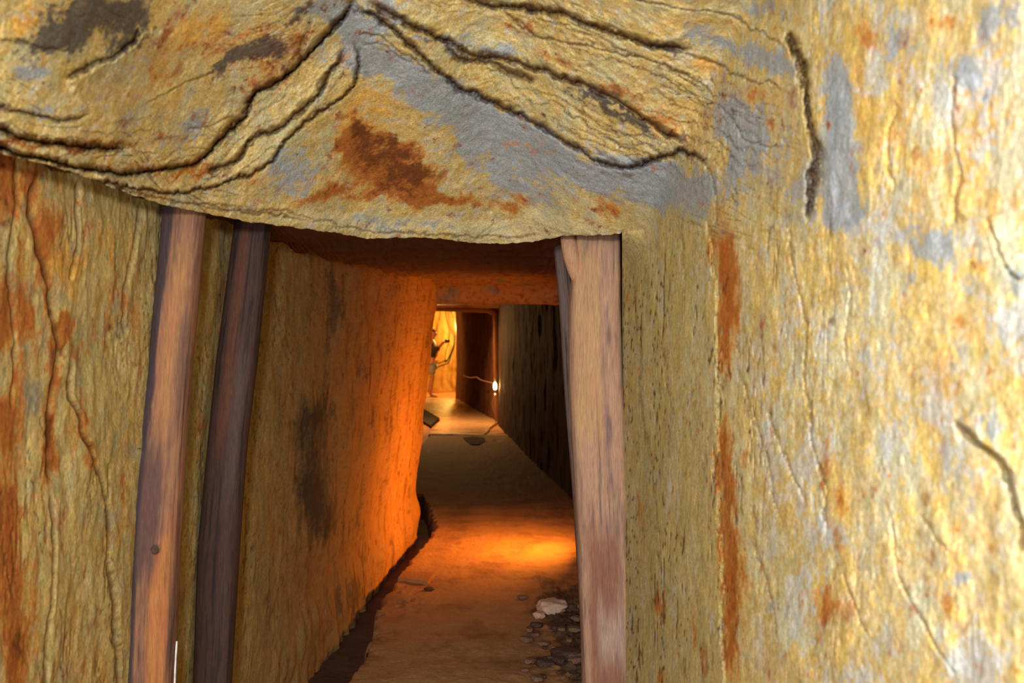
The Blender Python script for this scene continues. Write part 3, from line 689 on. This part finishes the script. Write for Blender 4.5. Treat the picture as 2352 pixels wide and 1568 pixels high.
# ground under the far passage
xs = np.arange(-5, 1.5, .05); ys = np.arange(8.2, 33, .06)
X, Y = np.meshgrid(xs, ys); X, Y = X.ravel(), Y.ravel()
Z = -.06 + .010 * fbm(X * 2, Y * 2, 0 * X, 3, 360) + .035 * ss(16.2, 16.7, Y) + .045 * ss(26.5, 29, Y)
Z = np.where((X > -1.35) & (X < .9) & (Y < 16.4), -.14, Z)
n1 = fbm(X * 3, Y * 3, 0 * X, 4, 361)
col = np.tile(srgb(176, 124, 78), (len(X), 1)); col = mixc(col, srgb(128, 86, 52), ss(-.2, .8, n1))
tag(mesh_obj('floor_far', np.stack([X, Y, Z], 1), grid_faces(len(ys), len(xs), flip=True), M_FLOOR, col=col), 'earth floor of the widened far passage', kind='structure')

# wet pale slab floor, shining with the far lamp
m = bpy.data.materials.new('wet_rock_floor'); m.use_nodes = True
N = m.node_tree.nodes; L = m.node_tree.links; bs = N['Principled BSDF']
tc = N.new('ShaderNodeTexCoord'); mp = N.new('ShaderNodeMapping'); mp.inputs['Scale'].default_value = (1.2, 2.2, 1); L.new(tc.outputs['Object'], mp.inputs[0])
n = N.new('ShaderNodeTexNoise'); n.inputs['Scale'].default_value = 2.2; n.inputs['Detail'].default_value = 6; L.new(mp.outputs[0], n.inputs['Vector'])
r_ = N.new('ShaderNodeValToRGB'); r_.color_ramp.elements[0].position = .35; r_.color_ramp.elements[0].color = (*srgb(170, 128, 84), 1); r_.color_ramp.elements[1].position = .65; r_.color_ramp.elements[1].color = (*srgb(222, 190, 150), 1)
L.new(n.outputs['Fac'], r_.inputs[0]); L.new(r_.outputs[0], bs.inputs['Base Color'])
mr = N.new('ShaderNodeMapRange'); mr.inputs['From Min'].default_value = .4; mr.inputs['From Max'].default_value = .62; mr.inputs['To Min'].default_value = .5; mr.inputs['To Max'].default_value = .12
L.new(n.outputs['Fac'], mr.inputs[0]); L.new(mr.outputs[0], bs.inputs['Roughness'])
bp = N.new('ShaderNodeBump'); bp.inputs['Strength'].default_value = .3; bp.inputs['Distance'].default_value = .03; L.new(n.outputs['Fac'], bp.inputs['Height']); L.new(bp.outputs[0], bs.inputs['Normal'])
M_WET = m
def ground(px, py, z=0.0):
    d = (EYE - z) * F / (py - 784); p = at(px, py, d); return (p[0], p[1])
outline = [ground(*q) for q in [(930, 912), (1062, 914), (1100, 930), (1138, 962), (1141, 972), (1124, 984), (1112, 1001), (1040, 998), (984, 998), (1012, 966), (985, 950), (966, 934)]]
import bmesh
def slab(name, outline, z0, z1, mat, jitter=0.0, parent=None):
    bm = bmesh.new(); pts = []
    nO = len(outline)
    for i in range(nO):
        a, b = Vector(outline[i]), Vector(outline[(i + 1) % nO])
        for k in range(4):
            p = a.lerp(b, k / 4)
            if k and jitter: p += Vector((random.uniform(-1, 1), random.uniform(-1, 1))) * jitter
            pts.append(p)
    top = [bm.verts.new((p.x, p.y, z1)) for p in pts]; bot = [bm.verts.new((p.x, p.y, z0)) for p in pts]
    bm.faces.new(top); bm.faces.new(bot[::-1])
    for i in range(len(pts)):
        j = (i + 1) % len(pts); bm.faces.new((top[j], top[i], bot[i], bot[j]))
    bmesh.ops.recalc_face_normals(bm, faces=bm.faces)
    me = bpy.data.meshes.new(name); bm.to_mesh(me); bm.free(); me.materials.append(mat)
    o = bpy.data.objects.new(name, me); C.objects.link(o)
    if parent: o.parent = parent
    return o
tag(slab('trim_1', outline, -.12, .012, M_WET, .02), 'pale wet rock floor shining between the far walls', kind='structure')
M_DARKSTONE = rock_material('dark_stone', rough=.9, attr=False, color=tuple(srgb(50, 42, 44)), bump=.6)
tag(slab('dark_slab', [ground(960, 934), ground(1010, 963), ground(990, 981), ground(950, 955)], -.02, .03, M_DARKSTONE, .01), 'dark flat slab lying left of the shining wet floor', 'stone slab')

M_WATER = plain('dark_puddle_water', (.012, .01, .014), .9)
M_WATER.node_tree.nodes['Principled BSDF'].inputs['Specular IOR Level'].default_value = .08
tag(slab('puddle', [ground(*q) for q in [(1064, 1006), (1086, 1003), (1112, 1006), (1114, 1014), (1100, 1022), (1084, 1022), (1072, 1014)]], -.03, .012, M_WATER, .01), 'small dark puddle at the near edge of the shining wet floor', 'puddle')
# rock arch at the far bend (top edge and right jamb, rounded)
def arch():
    pts = spline([(-2.3, 19.1, 2.21), (-1.2, 19.1, 2.19), (-.55, 19.1, 2.17), (-.39, 19.1, 2.13), (-.325, 19.15, 2.0), (-.31, 19.2, 1.2), (-.30, 19.2, .4), (-.27, 19.2, -.05)], 60)
    rs = [.07 + .012 * noise(i * .35, 0, 0, 400) if i < 30 else .05 + .01 * noise(i * .35, 0, 0, 400) for i in range(60)]
    return tube('trim_2', pts, [float(q) for q in rs], M_ARCH, sides=12)
M_ARCH = rock_material('arch_rock', rough=.8, attr=False, color=tuple(srgb(128, 82, 46)), bump=.5, scale=.5)
tag(arch(), 'rounded rock edge framing the far opening', kind='structure')

# ------------------------------------------------------------------ timber
def timber(name, left, right, dfun, parent, seed, base, alt, streak, depth_ratio=.9, power=3.2, sharp=0, z_top=1.99, z_bot=-.04, pinch=None, mat=None, stains=()):
    """left/right: silhouette points (px, py) that give the prop's width and bend; a hewn log solid all round"""
    ly = [p[1] for p in left]; lx_ = [p[0] for p in left]; ry = [p[1] for p in right]; rx_ = [p[0] for p in right]
    def ext(y, ys, xs):
        if y < ys[0]: return xs[0] + (y - ys[0]) * (xs[1] - xs[0]) / (ys[1] - ys[0])
        if y > ys[-1]: return xs[-1] + (y - ys[-1]) * (xs[-1] - xs[-2]) / (ys[-1] - ys[-2])
        return float(np.interp(y, ys, xs))
    zs = np.arange(z_bot, z_top, .008); na = 96
    ang = np.arange(na) / na * 2 * math.pi
    CA, SA = np.cos(ang), np.sin(ang)
    k = (np.abs(CA) ** power + np.abs(SA) ** power) ** (-1 / power)
    V, CL = [], []
    for z in zs:
        d = dfun(z); py = 784 - (z - EYE) / d * F
        a, b = ext(py, ly, lx_), ext(py, ry, rx_)
        cx_ = ((a + b) / 2 - 1176) / F * d; hw = (b - a) / 2 / F * d
        rr_ = 1 + .035 * noise(CA * 1.2, SA * 1.2, z * 2.5, seed) + .016 * noise(CA * 6, SA * 6, z * 1.2, seed + 1) + .008 * noise(CA * 14, SA * 14, z * 5, seed + 2)
        V.append(np.stack([cx_ + hw * CA * k * rr_, d + hw * depth_ratio * SA * k * rr_, np.full(na, z)], 1))
        s1 = fbm(CA * 2.4, SA * 2.4, z * 1.5 + 0 * CA, 5, seed + 3, .75); s2 = fbm(CA * 9, SA * 9, z * 2.6 + 0 * CA, 4, seed + 4, .65)
        cc = np.tile(srgb(*base), (na, 1)); cc = mixc(cc, srgb(*alt), ss(-.1, .6, s1 + .3 * s2)); cc = mixc(cc, srgb(*streak), ss(.05, .7, s2 * .8 + .6 * fbm(CA * 3, SA * 3, z * 3 + 0 * CA, 3, seed + 9, .7)) * .85)
        q_ = CA * k
        for z0_, z1_, q0_, q1_, colr, amt in stains:
            m_ = ss(z0_ - .12, z0_ + .05, np.full(na, z) + .12 * s1) * ss(z1_ + .12, z1_ - .05, np.full(na, z) + .12 * s1) * ss(q0_ - .15, q0_ + .1, q_ + .1 * s2) * ss(q1_ + .15, q1_ - .1, q_ + .1 * s2)
            cc = mixc(cc, srgb(*colr), m_ * amt)
        if sharp: cc = mixc(cc, srgb(*streak), ss(abs(sharp), abs(sharp) + .12, (q_ if sharp > 0 else -q_) + .12 * s1) * .9)  # side strip: darker wood and side shade, both put into the colour
        CL.append(cc)
    V = np.concatenate(V); CL = np.concatenate(CL)
    n = len(zs); i = np.arange(n * na).reshape(n, na); j = np.roll(i, -1, 1)
    fcs = np.stack([i[:-1], j[:-1], j[1:], i[1:]], -1).reshape(-1, 4)
    caps = []
    cb, ct = len(V), len(V) + 1
    V = np.concatenate([V, [V[:na].mean(0), V[-na:].mean(0)]]); CL = np.concatenate([CL, [srgb(*base), srgb(*base)]])
    half = na // 2
    # end caps as quads (two rim points per step)
    for q in range(0, na, 2):
        caps.append((cb, (q + 2) % na, q + 1, q)); caps.append((ct, (n - 1) * na + q, (n - 1) * na + q + 1, (n - 1) * na + (q + 2) % na))
    return mesh_obj(name, V, np.concatenate([fcs, np.array(caps)]), mat or M_WOOD, parent=parent, col=CL)

def knot(name, p, r, parent, color=(70, 52, 46)):
    """a small raised knot with a sunk eye, set on the face of a prop"""
    bm = bmesh.new(); rings = [(1.0, 0.0), (.85, .5), (.6, .75), (.35, .45), (.15, .2)]
    n = 14; prev = None
    for s, h in rings:
        ring = [bm.verts.new((p[0] + r * s * math.cos(2 * math.pi * k / n) * (1 + .12 * math.sin(3 * k)), p[1] - r * .35 * h, p[2] + r * 1.2 * s * math.sin(2 * math.pi * k / n))) for k in range(n)]
        if prev:
            for k in range(n): bm.faces.new((prev[k], prev[(k + 1) % n], ring[(k + 1) % n], ring[k]))
        prev = ring
    bm.faces.new(prev)
    bmesh.ops.recalc_face_normals(bm, faces=bm.faces)
    me = bpy.data.meshes.new(name); bm.to_mesh(me); bm.free()
    for q in me.polygons: q.use_smooth = True
    me.materials.append(plain('knot_wood', tuple(srgb(*color)), .8))
    o = bpy.data.objects.new(name, me); C.objects.link(o); o.parent = parent
    return o

def prop(name, label, loc=(0, 0, 0)):
    return tag(empty(name, loc), label, 'timber prop')

p1 = prop('timber_prop', 'brown squared timber prop with a dark left edge, nearest on the left wall')
timber('post', [(380, 475), (345, 830), (318, 1060), (300, 1240), (290, 1568)], [(472, 490), (440, 830), (425, 1040), (412, 1240), (398, 1568)],
       lambda z: 3.0 + .05 * z, p1, 500, (152, 108, 80), (112, 82, 70), (64, 54, 60), power=2.7, sharp=-.34, stains=[(.2, .95, .15, .8, (196, 122, 60), .6), (1.3, 1.75, -.1, .6, (172, 122, 76), .7), (.85, 1.2, -.5, .3, (84, 64, 64), .8), (1.35, 1.6, .5, .9, (92, 70, 66), .6), (-.1, .5, -.5, .15, (98, 74, 70), .8)])
d = 2.945
knot('knot', at(355, 1262, 2.96), .012, p1)
tube('twig', [at(300, 1026, 2.99), at(322, 1030, 2.98)], [.0012, .002], plain('twig_bark', tuple(srgb(70, 60, 46))), p1, 6)
tube('twig', [at(276, 1467, 2.96), at(288, 1470, 2.97), at(302, 1478, 2.98)], [.005, .006, .007], plain('twig_stub_bark', tuple(srgb(60, 48, 40))), p1, 8)

p2 = prop('timber_prop', 'very dark timber prop, second along the left wall')
timber('post', [(541, 515), (500, 830), (482, 1000), (460, 1240), (445, 1568)], [(620, 525), (590, 830), (569, 1000), (549, 1240), (530, 1568)],
       lambda z: 3.44 + .08 * z, p2, 520, (78, 56, 50), (56, 44, 44), (36, 31, 35), power=2.8, stains=[(1.2, 1.95, -.4, .1, (120, 74, 50), .5), (1.0, 1.5, .2, .7, (96, 78, 72), .5)])

p3 = prop('timber_prop', 'thick pale pinkish timber prop with a forked top at the right of the opening')
timber('post', [(1322, 535), (1314, 620), (1308, 700), (1308, 900), (1318, 1100), (1328, 1300), (1338, 1568)], [(1424, 535), (1424, 700), (1430, 900), (1438, 1050), (1452, 1300), (1465, 1568)],
       lambda z: 3.9, p3, 540, (182, 144, 116), (158, 124, 108), (116, 94, 94), power=4.2, sharp=.84, stains=[(-.1, .78, -.7, .45, (132, 84, 66), .75), (.38, .5, -.4, .5, (196, 176, 160), .55), (1.2, 1.9, -.9, .1, (196, 154, 98), .5)])
# the split limb of the fork
lm = tube('split_limb', spline([at(1302, 536, 3.86), at(1309, 570, 3.85), at(1319, 610, 3.85), at(1332, 660, 3.87)], 14), [.028, .029, .03, .031, .032, .033, .034, .034, .033, .032, .03, .026, .02, .012],
          rock_material('limb_wood', rough=.75, attr=False, color=tuple(srgb(190, 146, 112)), scale=1.4, stretch=(1, 1, .07), bump=.4), p3, 14)
knot('knot', at(1404, 858, 3.815), .016, p3, (120, 96, 84))

p4 = prop('timber_prop', 'thin dark timber prop standing just behind the forked pale prop')
timber('post', [(1272, 572), (1284, 700), (1300, 950), (1316, 1150), (1326, 1300), (1336, 1500)], [(1302, 572), (1318, 700), (1334, 950), (1350, 1150), (1360, 1300), (1368, 1500)],
       lambda z: 4.35, p4, 560, (112, 92, 84), (86, 72, 68), (58, 50, 52), power=2.4)

# white wire beside the first prop
M_WHITE = plain('white_plastic', (.8, .8, .8), .4)
tag(tube('white_wire', spline([at(406, 1472, 3.03), at(403, 1520, 3.02), at(401, 1570, 3.01), at(396, 1700, 3.01), at(390, 1930, 3.02)], 20), .0028, M_WHITE), 'thin white wire running down behind the brown left prop', 'wire')

# ------------------------------------------------------------------ stones
def stone(name, c, r, seed, mat, flat=.55, ratio=(1, 1)):
    bm = bmesh.new(); bmesh.ops.create_icosphere(bm, subdivisions=4, radius=1)
    co = np.array([v.co[:] for v in bm.verts])
    h = 1 + .28 * noise(co[:, 0] * 1.3, co[:, 1] * 1.3, co[:, 2] * 1.3, seed) + .12 * noise(co[:, 0] * 3.5, co[:, 1] * 3.5, co[:, 2] * 3.5, seed + 1) + .05 * noise(co[:, 0] * 9, co[:, 1] * 9, co[:, 2] * 9, seed + 2)
    co = co * h[:, None]
    co = np.clip(co, -.82, .82)
    for v, p in zip(bm.verts, co): v.co = (p[0] * r * ratio[0], p[1] * r * ratio[1], p[2] * r * flat)
    me = bpy.data.meshes.new(name); bm.to_mesh(me); bm.free(); me.materials.append(mat)
    for q in me.polygons: q.use_smooth = True
    o = bpy.data.objects.new(name, me); C.objects.link(o); o.location = c; o.rotation_euler = (0, 0, seed * 1.7)
    return o
M_PALE = rock_material('pale_stone', attr=False, color=tuple(srgb(226, 184, 156)), bump=.5, scale=.7)
M_DUSK = rock_material('dusky_stone', attr=False, color=tuple(srgb(92, 68, 58)), bump=.7, scale=.7)
M_MID = rock_material('brown_stone', attr=False, color=tuple(srgb(132, 98, 76)), bump=.6, scale=.7)
def fl(px, py, z=.02): x_, y_ = ground(px, py, z); return (x_, y_, z)
tag(stone('stone', fl(1268, 1392, .045), .075, 3, M_PALE, .6, (1.1, 1.3)), 'largest pale pinkish stone by the foot of the right wall', 'stone')
tag(stone('stone', fl(1238, 1412, .03), .035, 5, M_PALE, .6), 'small pale stone left of the largest pinkish one', 'stone')
spots = [(1290, 1440, .06, 'dark rough stone just in front of the largest pale stone'), (1225, 1455, .04, 'small brown stone at the left edge of the rubble'), (1300, 1500, .075, 'broad dark stone nearest the pale forked prop'),
         (1250, 1520, .05, 'brown stone low in the rubble left of the broad dark one'), (1200, 1370, .03, 'little brown stone farthest up the rubble strip'), (985, 1352, .03, 'dark little stone at the broken floor edge on the left')]
for i, (px, py, r_s, lb) in enumerate(spots):
    tag(stone('stone', fl(px, py, r_s * .25), r_s, 11 + i, M_DUSK if 'dark' in lb else M_MID, .38, (1.2, 1)), lb, 'stone', 'stones in the rubble along the floor')
rr_ = random.Random(5)
for i in range(34):
    px = rr_.uniform(1205, 1330); py = rr_.uniform(1385, 1560)
    if px < 1205 + (py - 1470) * -.3 or math.hypot(px - 1265, py - 1395) < 45: continue
    r_s = rr_.uniform(.014, .032)
    tag(stone('clod', fl(px, py, .035), r_s, 40 + i, M_MID if i % 3 else M_DUSK, .5, (1.3, 1)), 'small earthy clod in the rubble strip along the right wall foot', 'clod', 'earthy clods in the rubble strip')
tag(slab('flagstone', [ground(925, 1318), ground(1000, 1322), ground(982, 1342), ground(915, 1334)], -.02, .022, rock_material('flag_rock', attr=False, color=tuple(srgb(172, 124, 78)), bump=.4, scale=.6), .004), 'thin flat flagstone at the broken left edge of the floor', 'stone slab')

# ------------------------------------------------------------------- lamps
M_GLASS = plain('lit_bulb_glass', (1, .8, .5), .3, emit=(1, .72, .3), strength=35)
M_METAL = plain('dull_metal', (.12, .11, .10), .5, metallic=.6)
def lathe(name, prof, loc, mat, parent, axis='Z', n=20):
    bm = bmesh.new(); rings = []
    for r0, h in prof:
        ring = []
        for k in range(n):
            a, b = r0 * math.cos(2 * math.pi * k / n), r0 * math.sin(2 * math.pi * k / n)
            ring.append(bm.verts.new((a, b, h) if axis == 'Z' else (h, a, b)))
        rings.append(ring)
    for A, B in zip(rings, rings[1:]):
        for k in range(n): bm.faces.new((A[k], A[(k + 1) % n], B[(k + 1) % n], B[k]))
    bm.faces.new(rings[0]); bm.faces.new(rings[-1]); bmesh.ops.recalc_face_normals(bm, faces=bm.faces)
    me = bpy.data.meshes.new(name); bm.to_mesh(me); bm.free(); me.materials.append(mat)
    for q in me.polygons: q.use_smooth = True
    o = bpy.data.objects.new(name, me); C.objects.link(o); o.parent = parent; o.location = loc
    return o
def light(name, kind, loc, color, energy, size=.1, target=None, parent=None):
    l = bpy.data.lights.new(name, kind); l.color = color; l.energy = energy
    if kind == 'AREA': l.shape = 'DISK'; l.size = size
    else: l.shadow_soft_size = size
    o = bpy.data.objects.new(name, l); C.objects.link(o); o.location = loc
    if target is not None: o.rotation_euler = (Vector(target) - Vector(loc)).to_track_quat('-Z', 'Y').to_euler()
    return o

ORG = (1.0, .34, .035)
# small bulb on the far right wall
lp = tag(empty('wall_lamp', at(1137, 886, 18.7)), 'small lit bulb low on the corner of the far right wall', 'lamp')
lathe('bulb', [(.008, -.07), (.025, -.06), (.033, -.02), (.03, .03), (.018, .06), (.006, .075)], (0, 0, 0), M_GLASS, lp)
lathe('bulb_holder', [(.02, .07), (.024, .08), (.024, .13), (.012, .15)], (0, 0, 0), M_METAL, lp)
lp2 = tag(empty('glint', at(1137, 905, 18.7)), 'tiny self-glowing glint below the far bulb', 'glint')
lathe('lens', [(.006, -.015), (.016, -.006), (.016, .006), (.006, .015)], (0, 0, 0), plain('glint_glow', (.9, .8, .6), .2, emit=(1, .7, .4), strength=1.5), lp2)  # glint made as an emissive spot, not a lamp
tag(tube('lamp_cable', spline([at(1136, 908, 18.72), at(1131, 925, 18.75), at(1133, 940, 18.7), at(1138, 955, 18.65), (-.31, 18.62, .012)], 24), .007, plain('lamp_cable_rubber', tuple(srgb(120, 80, 60)))), 'lamp cable hanging below the far bulb to the floor', 'cable')
tag(tube('thin_cable', spline([at(1064, 862, 20.6), at(1080, 867, 20.4), at(1095, 866, 20.2), at(1104, 872, 20.0), at(1122, 877, 19.6), at(1134, 880, 19.0)], 30), .006, plain('thin_cable_plastic', tuple(srgb(190, 150, 140)))), 'thin pale cable sagging across the dark far wall', 'cable')
light('far_bulb_light', 'POINT', at(1134, 886, 18.5), (1, .5, .12), 14, .04)

# lamp hidden behind the pale prop
lp3 = tag(empty('wall_lamp', (.60, 7.35, .52)), 'orange bulkhead lamp on the right wall behind the pale prop', 'lamp')
lathe('lamp_base', [(.06, .0), (.065, .01), (.065, .03), (.05, .035)], (0.03, 0, 0), M_METAL, lp3, axis='X')
lathe('lamp_glass', [(.005, -.075), (.03, -.07), (.05, -.045), (.055, 0), (.05, .028)], (0, 0, 0), plain('orange_lamp_glass', (1, .6, .2), .3, emit=(1, .4, .06), strength=12), lp3, axis='X')
light('passage_lamp_light', 'AREA', (.50, 7.35, .52), ORG, 48, .16, target=(-1.0, 7.65, .46))
# lamp round the far bend
lp4 = tag(empty('wall_lamp', (-1.50, 29.35, 2.12)), 'bright lamp out of sight round the far bend', 'lamp')
lathe('bulb', [(.01, -.09), (.035, -.08), (.05, -.02), (.045, .04), (.02, .08)], (0, 0, 0), plain('far_bulb_glass', (1, .8, .4), .3, emit=(1, .6, .2), strength=20), lp4)
lathe('bulb_holder', [(.025, .08), (.03, .09), (.03, .15), (.015, .17)], (0, 0, 0), M_METAL, lp4)
light('far_lamp_light', 'POINT', (-1.54, 29.3, 2.05), (1, .56, .11), 430, .08)
# added unseen fill light that brightens the wet floor
light('floor_fill_light', 'AREA', (-1.5, 19.0, 2.0), (1, .50, .17), 85, .2, target=(-1.35, 18.2, 0))
light('person_fill_light', 'AREA', (-3.1, 25.6, 2.0), (1, .5, .16), 60, .2, target=(-2.3, 27.7, .9))  # added unseen fill aimed at the person

# cables looping on the far wall
M_CABLE = plain('black_cable', (.02, .018, .015), .6)
def wall_cable(pts, r, label):
    tag(tube('cable', spline([at(*p) for p in pts], 50), r, M_CABLE), label, 'cable')
wall_cable([(1023, 700, 29.7), (1025, 730, 29.7), (1032, 756, 29.6), (1031, 780, 29.6), (1025, 805, 29.6), (1022, 828, 29.5)], .014, 'thin black cable hanging straight down the bright far wall')
wall_cable([(1030, 705, 29.5), (1040, 725, 29.5), (1046, 752, 29.4), (1044, 785, 29.4), (1037, 808, 29.4), (1028, 826, 29.5), (1022, 832, 29.5)], .022, 'thick black cable bowing out nearest the bright corner')
wall_cable([(1046, 770, 29.4), (1043, 795, 29.4), (1036, 815, 29.4), (1030, 832, 29.4), (1018, 838, 29.6), (1006, 842, 29.8), (998, 845, 30.0)], .018, 'black cable swinging low toward the standing person')
wall_cable([(1028, 826, 29.4), (1018, 830, 29.6), (1008, 834, 29.8), (996, 838, 30.0)], .014, 'short black cable tied into the bundle above the lowest loop')

# ------------------------------------------------------------------ person
def skin_body(name, joints, edges, mat, parent=None, sub=2):
    me = bpy.data.meshes.new(name); me.from_pydata([j[:3] for j in joints], edges, [])
    o = bpy.data.objects.new(name, me); C.objects.link(o)
    md = o.modifiers.new('skin', 'SKIN'); md.use_smooth_shade = True
    sv = me.skin_vertices[0].data
    for i, j in enumerate(joints):
        sv[i].radius = (j[3], j[4] if len(j) > 4 else j[3]); sv[i].use_root = (i == 0)
    s = o.modifiers.new('sub', 'SUBSURF'); s.levels = sub; s.render_levels = sub
    me.materials.append(mat)
    if parent: o.parent = parent
    return o
SK = plain('skin', tuple(srgb(186, 128, 92)), .6)
feet_x = at(992, 903, 27.7)
PB = (feet_x[0], 27.7, 0.0)
per = tag(empty('person', (PB[0], PB[1], .0)), 'person in dark top and grey shorts standing in the bright far end', 'person')
per.rotation_euler = (0, 0, math.radians(0))
# body faces +x (to the right of the picture); y is left/right of the body
J = [(0, 0, .93, .12, .15), (0, 0, 1.08, .105, .135), (.01, 0, 1.28, .12, .165), (0, 0, 1.42, .09, .15), (.01, 0, 1.50, .052), (.03, 0, 1.56, .055), (.045, 0, 1.64, .085, .078), (.04, 0, 1.72, .085, .076),
     (0, -.095, .86, .085), (.02, -.10, .50, .055), (-.01, -.105, .28, .052), (-.02, -.105, .09, .036), (.06, -.11, .035, .035), (.15, -.115, .03, .028),
     (0, .095, .86, .085), (-.01, .11, .50, .055), (-.05, .115, .28, .052), (-.07, .115, .09, .036), (.01, .12, .035, .035), (.10, .125, .03, .028),
     (0, -.20, 1.40, .055), (.08, -.25, 1.18, .04), (.23, -.18, 1.36, .03), (.27, -.16, 1.40, .024, .034), (.31, -.15, 1.44, .016, .034),
     (0, .20, 1.40, .055), (.07, .25, 1.18, .04), (.23, .14, 1.34, .03), (.27, .11, 1.38, .024, .034), (.31, .09, 1.42, .016, .034)]
E = [(0, 1), (1, 2), (2, 3), (3, 4), (4, 5), (5, 6), (6, 7), (0, 8), (8, 9), (9, 10), (10, 11), (11, 12), (12, 13), (0, 14), (14, 15), (15, 16), (16, 17), (17, 18), (18, 19),
     (3, 20), (20, 21), (21, 22), (22, 23), (23, 24), (3, 25), (25, 26), (26, 27), (27, 28), (28, 29)]
# nose, ears and fingers grow from the same skin
def addj(frm, *pts):
    k = frm
    for p in pts: J.append(p); E.append((k, len(J) - 1)); k = len(J) - 1
addj(6, (.13, 0, 1.635, .012))
addj(6, (.035, -.085, 1.64, .012)); addj(6, (.035, .085, 1.64, .012))
for s, b, (hx, hy, hz) in ((-1, 24, (.31, -.15, 1.44)), (1, 29, (.31, .09, 1.42))):
    for q, ln in enumerate((.045, .055, .052, .042)):
        oy = (q - 1.5) * .018
        addj(b, (hx + .02, hy + oy, hz + .004, .009), (hx + .02 + ln * .6, hy + oy, hz - .008, .008), (hx + .01 + ln, hy + oy, hz - .03, .007))
    addj(b - 1, (hx - .03, hy - s * .035, hz + .01, .010), (hx + .005, hy - s * .05, hz + .0, .009))
skin_body('body', J, E, SK, per)
top = skin_body('shirt', [(0, 0, .98, .14, .175), (0, 0, 1.1, .125, .155), (.01, 0, 1.28, .14, .185), (0, 0, 1.40, .105, .17), (.005, 0, 1.46, .07, .08), (0, -.20, 1.40, .075), (.08, -.25, 1.18, .062), (0, .20, 1.40, .075), (.07, .25, 1.18, .062), (.19, -.20, 1.32, .05), (.19, .17, 1.29, .05)],
          [(0, 1), (1, 2), (2, 3), (3, 4), (3, 5), (5, 6), (3, 7), (7, 8), (6, 9), (8, 10)], plain('dark_shirt', tuple(srgb(48, 34, 36))), per)
skin_body('shorts', [(0, 0, .95, .14, .17), (0, -.095, .84, .115), (.02, -.10, .58, .095), (0, .095, .84, .115), (-.01, .108, .58, .095)], [(0, 1), (1, 2), (0, 3), (3, 4)], plain('grey_shorts', tuple(srgb(150, 150, 150))), per)
skin_body('hair', [(0.0, 0, 1.70, .075, .08), (.03, 0, 1.755, .085, .078), (-.03, 0, 1.62, .055, .07)], [(0, 1), (0, 2)], plain('dark_hair', (.02, .013, .01)), per)
skin_body('bag_strap', [(.06, .13, 1.44, .018), (.155, .04, 1.28, .014), (.14, -.08, 1.08, .014), (.05, -.17, .98, .016)], [(0, 1), (1, 2), (2, 3)], plain('red_strap', tuple(srgb(190, 30, 20))), per)
for s, (sx, sy) in ((0, (.02, -.11)), (1, (-.03, .12))):
    skin_body('sandal', [(sx - .05, sy, .012, .035, .012), (sx + .05, sy, .012, .045, .012), (sx + .15, sy, .012, .035, .012)], [(0, 1), (1, 2)], plain('sandal_sole', tuple(srgb(120, 80, 50))), per)
per.scale = (1.07, 1.07, 1.07)
for s in (-1, 1):
    bm = bmesh.new(); bmesh.ops.create_uvsphere(bm, u_segments=10, v_segments=8, radius=.012)
    me = bpy.data.meshes.new('eye'); bm.to_mesh(me); bm.free(); me.materials.append(plain('eye_dark', (.02, .02, .02), .2))
    o = bpy.data.objects.new('eye', me); C.objects.link(o); o.parent = per; o.location = (.118, s * .032, 1.662)

# small camera the person holds up
def bevel_box(name, dims, mat, parent, loc=(0, 0, 0), bev=.008):
    bm = bmesh.new(); bmesh.ops.create_cube(bm, size=1)
    for v_ in bm.verts: v_.co = (v_.co.x * dims[0], v_.co.y * dims[1], v_.co.z * dims[2])
    bmesh.ops.bevel(bm, geom=bm.edges[:], offset=bev, segments=3, affect='EDGES')
    me = bpy.data.meshes.new(name); bm.to_mesh(me); bm.free(); me.materials.append(mat)
    o = bpy.data.objects.new(name, me); C.objects.link(o); o.parent = parent; o.location = loc
    return o
hc = tag(empty('held_camera', (PB[0] + .40, PB[1] - .04, 1.56)), 'small black camera held up by the person at the far end', 'camera')
M_BLK = plain('camera_black', (.02, .02, .022), .4)
bevel_box('camera_body', (.07, .15, .10), M_BLK, hc)
lathe('camera_lens', [(.035, .03), (.038, .04), (.036, .10), (.030, .105), (.012, .10)], (0, 0, 0), M_BLK, hc, axis='X')

# ------------------------------------------------------ light and camera
# camera flash, mounted above the lens, and an added soft fill light behind the camera
light('camera_flash', 'AREA', (-.12, -.35, 1.88), (1, .98, .95), 68, .16, target=(-.1, 3.5, 1.55))
rear_fill = bpy.data.lights.new('rear_fill_light', 'AREA'); rear_fill.shape = 'RECTANGLE'; rear_fill.size = 2.0; rear_fill.size_y = 1.7; rear_fill.energy = 152; rear_fill.color = (.97, .97, 1)
mo = bpy.data.objects.new('rear_fill_light', rear_fill); C.objects.link(mo); mo.location = (-1.0, -1.7, 1.75); mo.rotation_euler = (Vector((.1, 3.2, 1.6)) - Vector(mo.location)).to_track_quat('-Z', 'Y').to_euler()

w = bpy.data.worlds.new('tunnel_air'); bpy.context.scene.world = w; w.use_nodes = True
w.node_tree.nodes['Background'].inputs['Color'].default_value = (.30, .24, .30, 1); w.node_tree.nodes['Background'].inputs['Strength'].default_value = .008

cam = bpy.data.cameras.new('camera'); cam.lens = 35; cam.sensor_width = 36; cam.clip_start = .02; cam.clip_end = 100
cam.dof.use_dof = True; cam.dof.focus_distance = 4.3; cam.dof.aperture_fstop = 3.6
co = bpy.data.objects.new('camera', cam); C.objects.link(co); co.location = (0, 0, EYE); co.rotation_euler = (math.pi / 2, 0, 0)
bpy.context.scene.camera = co
vs = bpy.context.scene.view_settings
vs.view_transform = 'Standard'; vs.look = 'None'; vs.gamma = 1; vs.use_curve_mapping = False; vs.exposure = 0
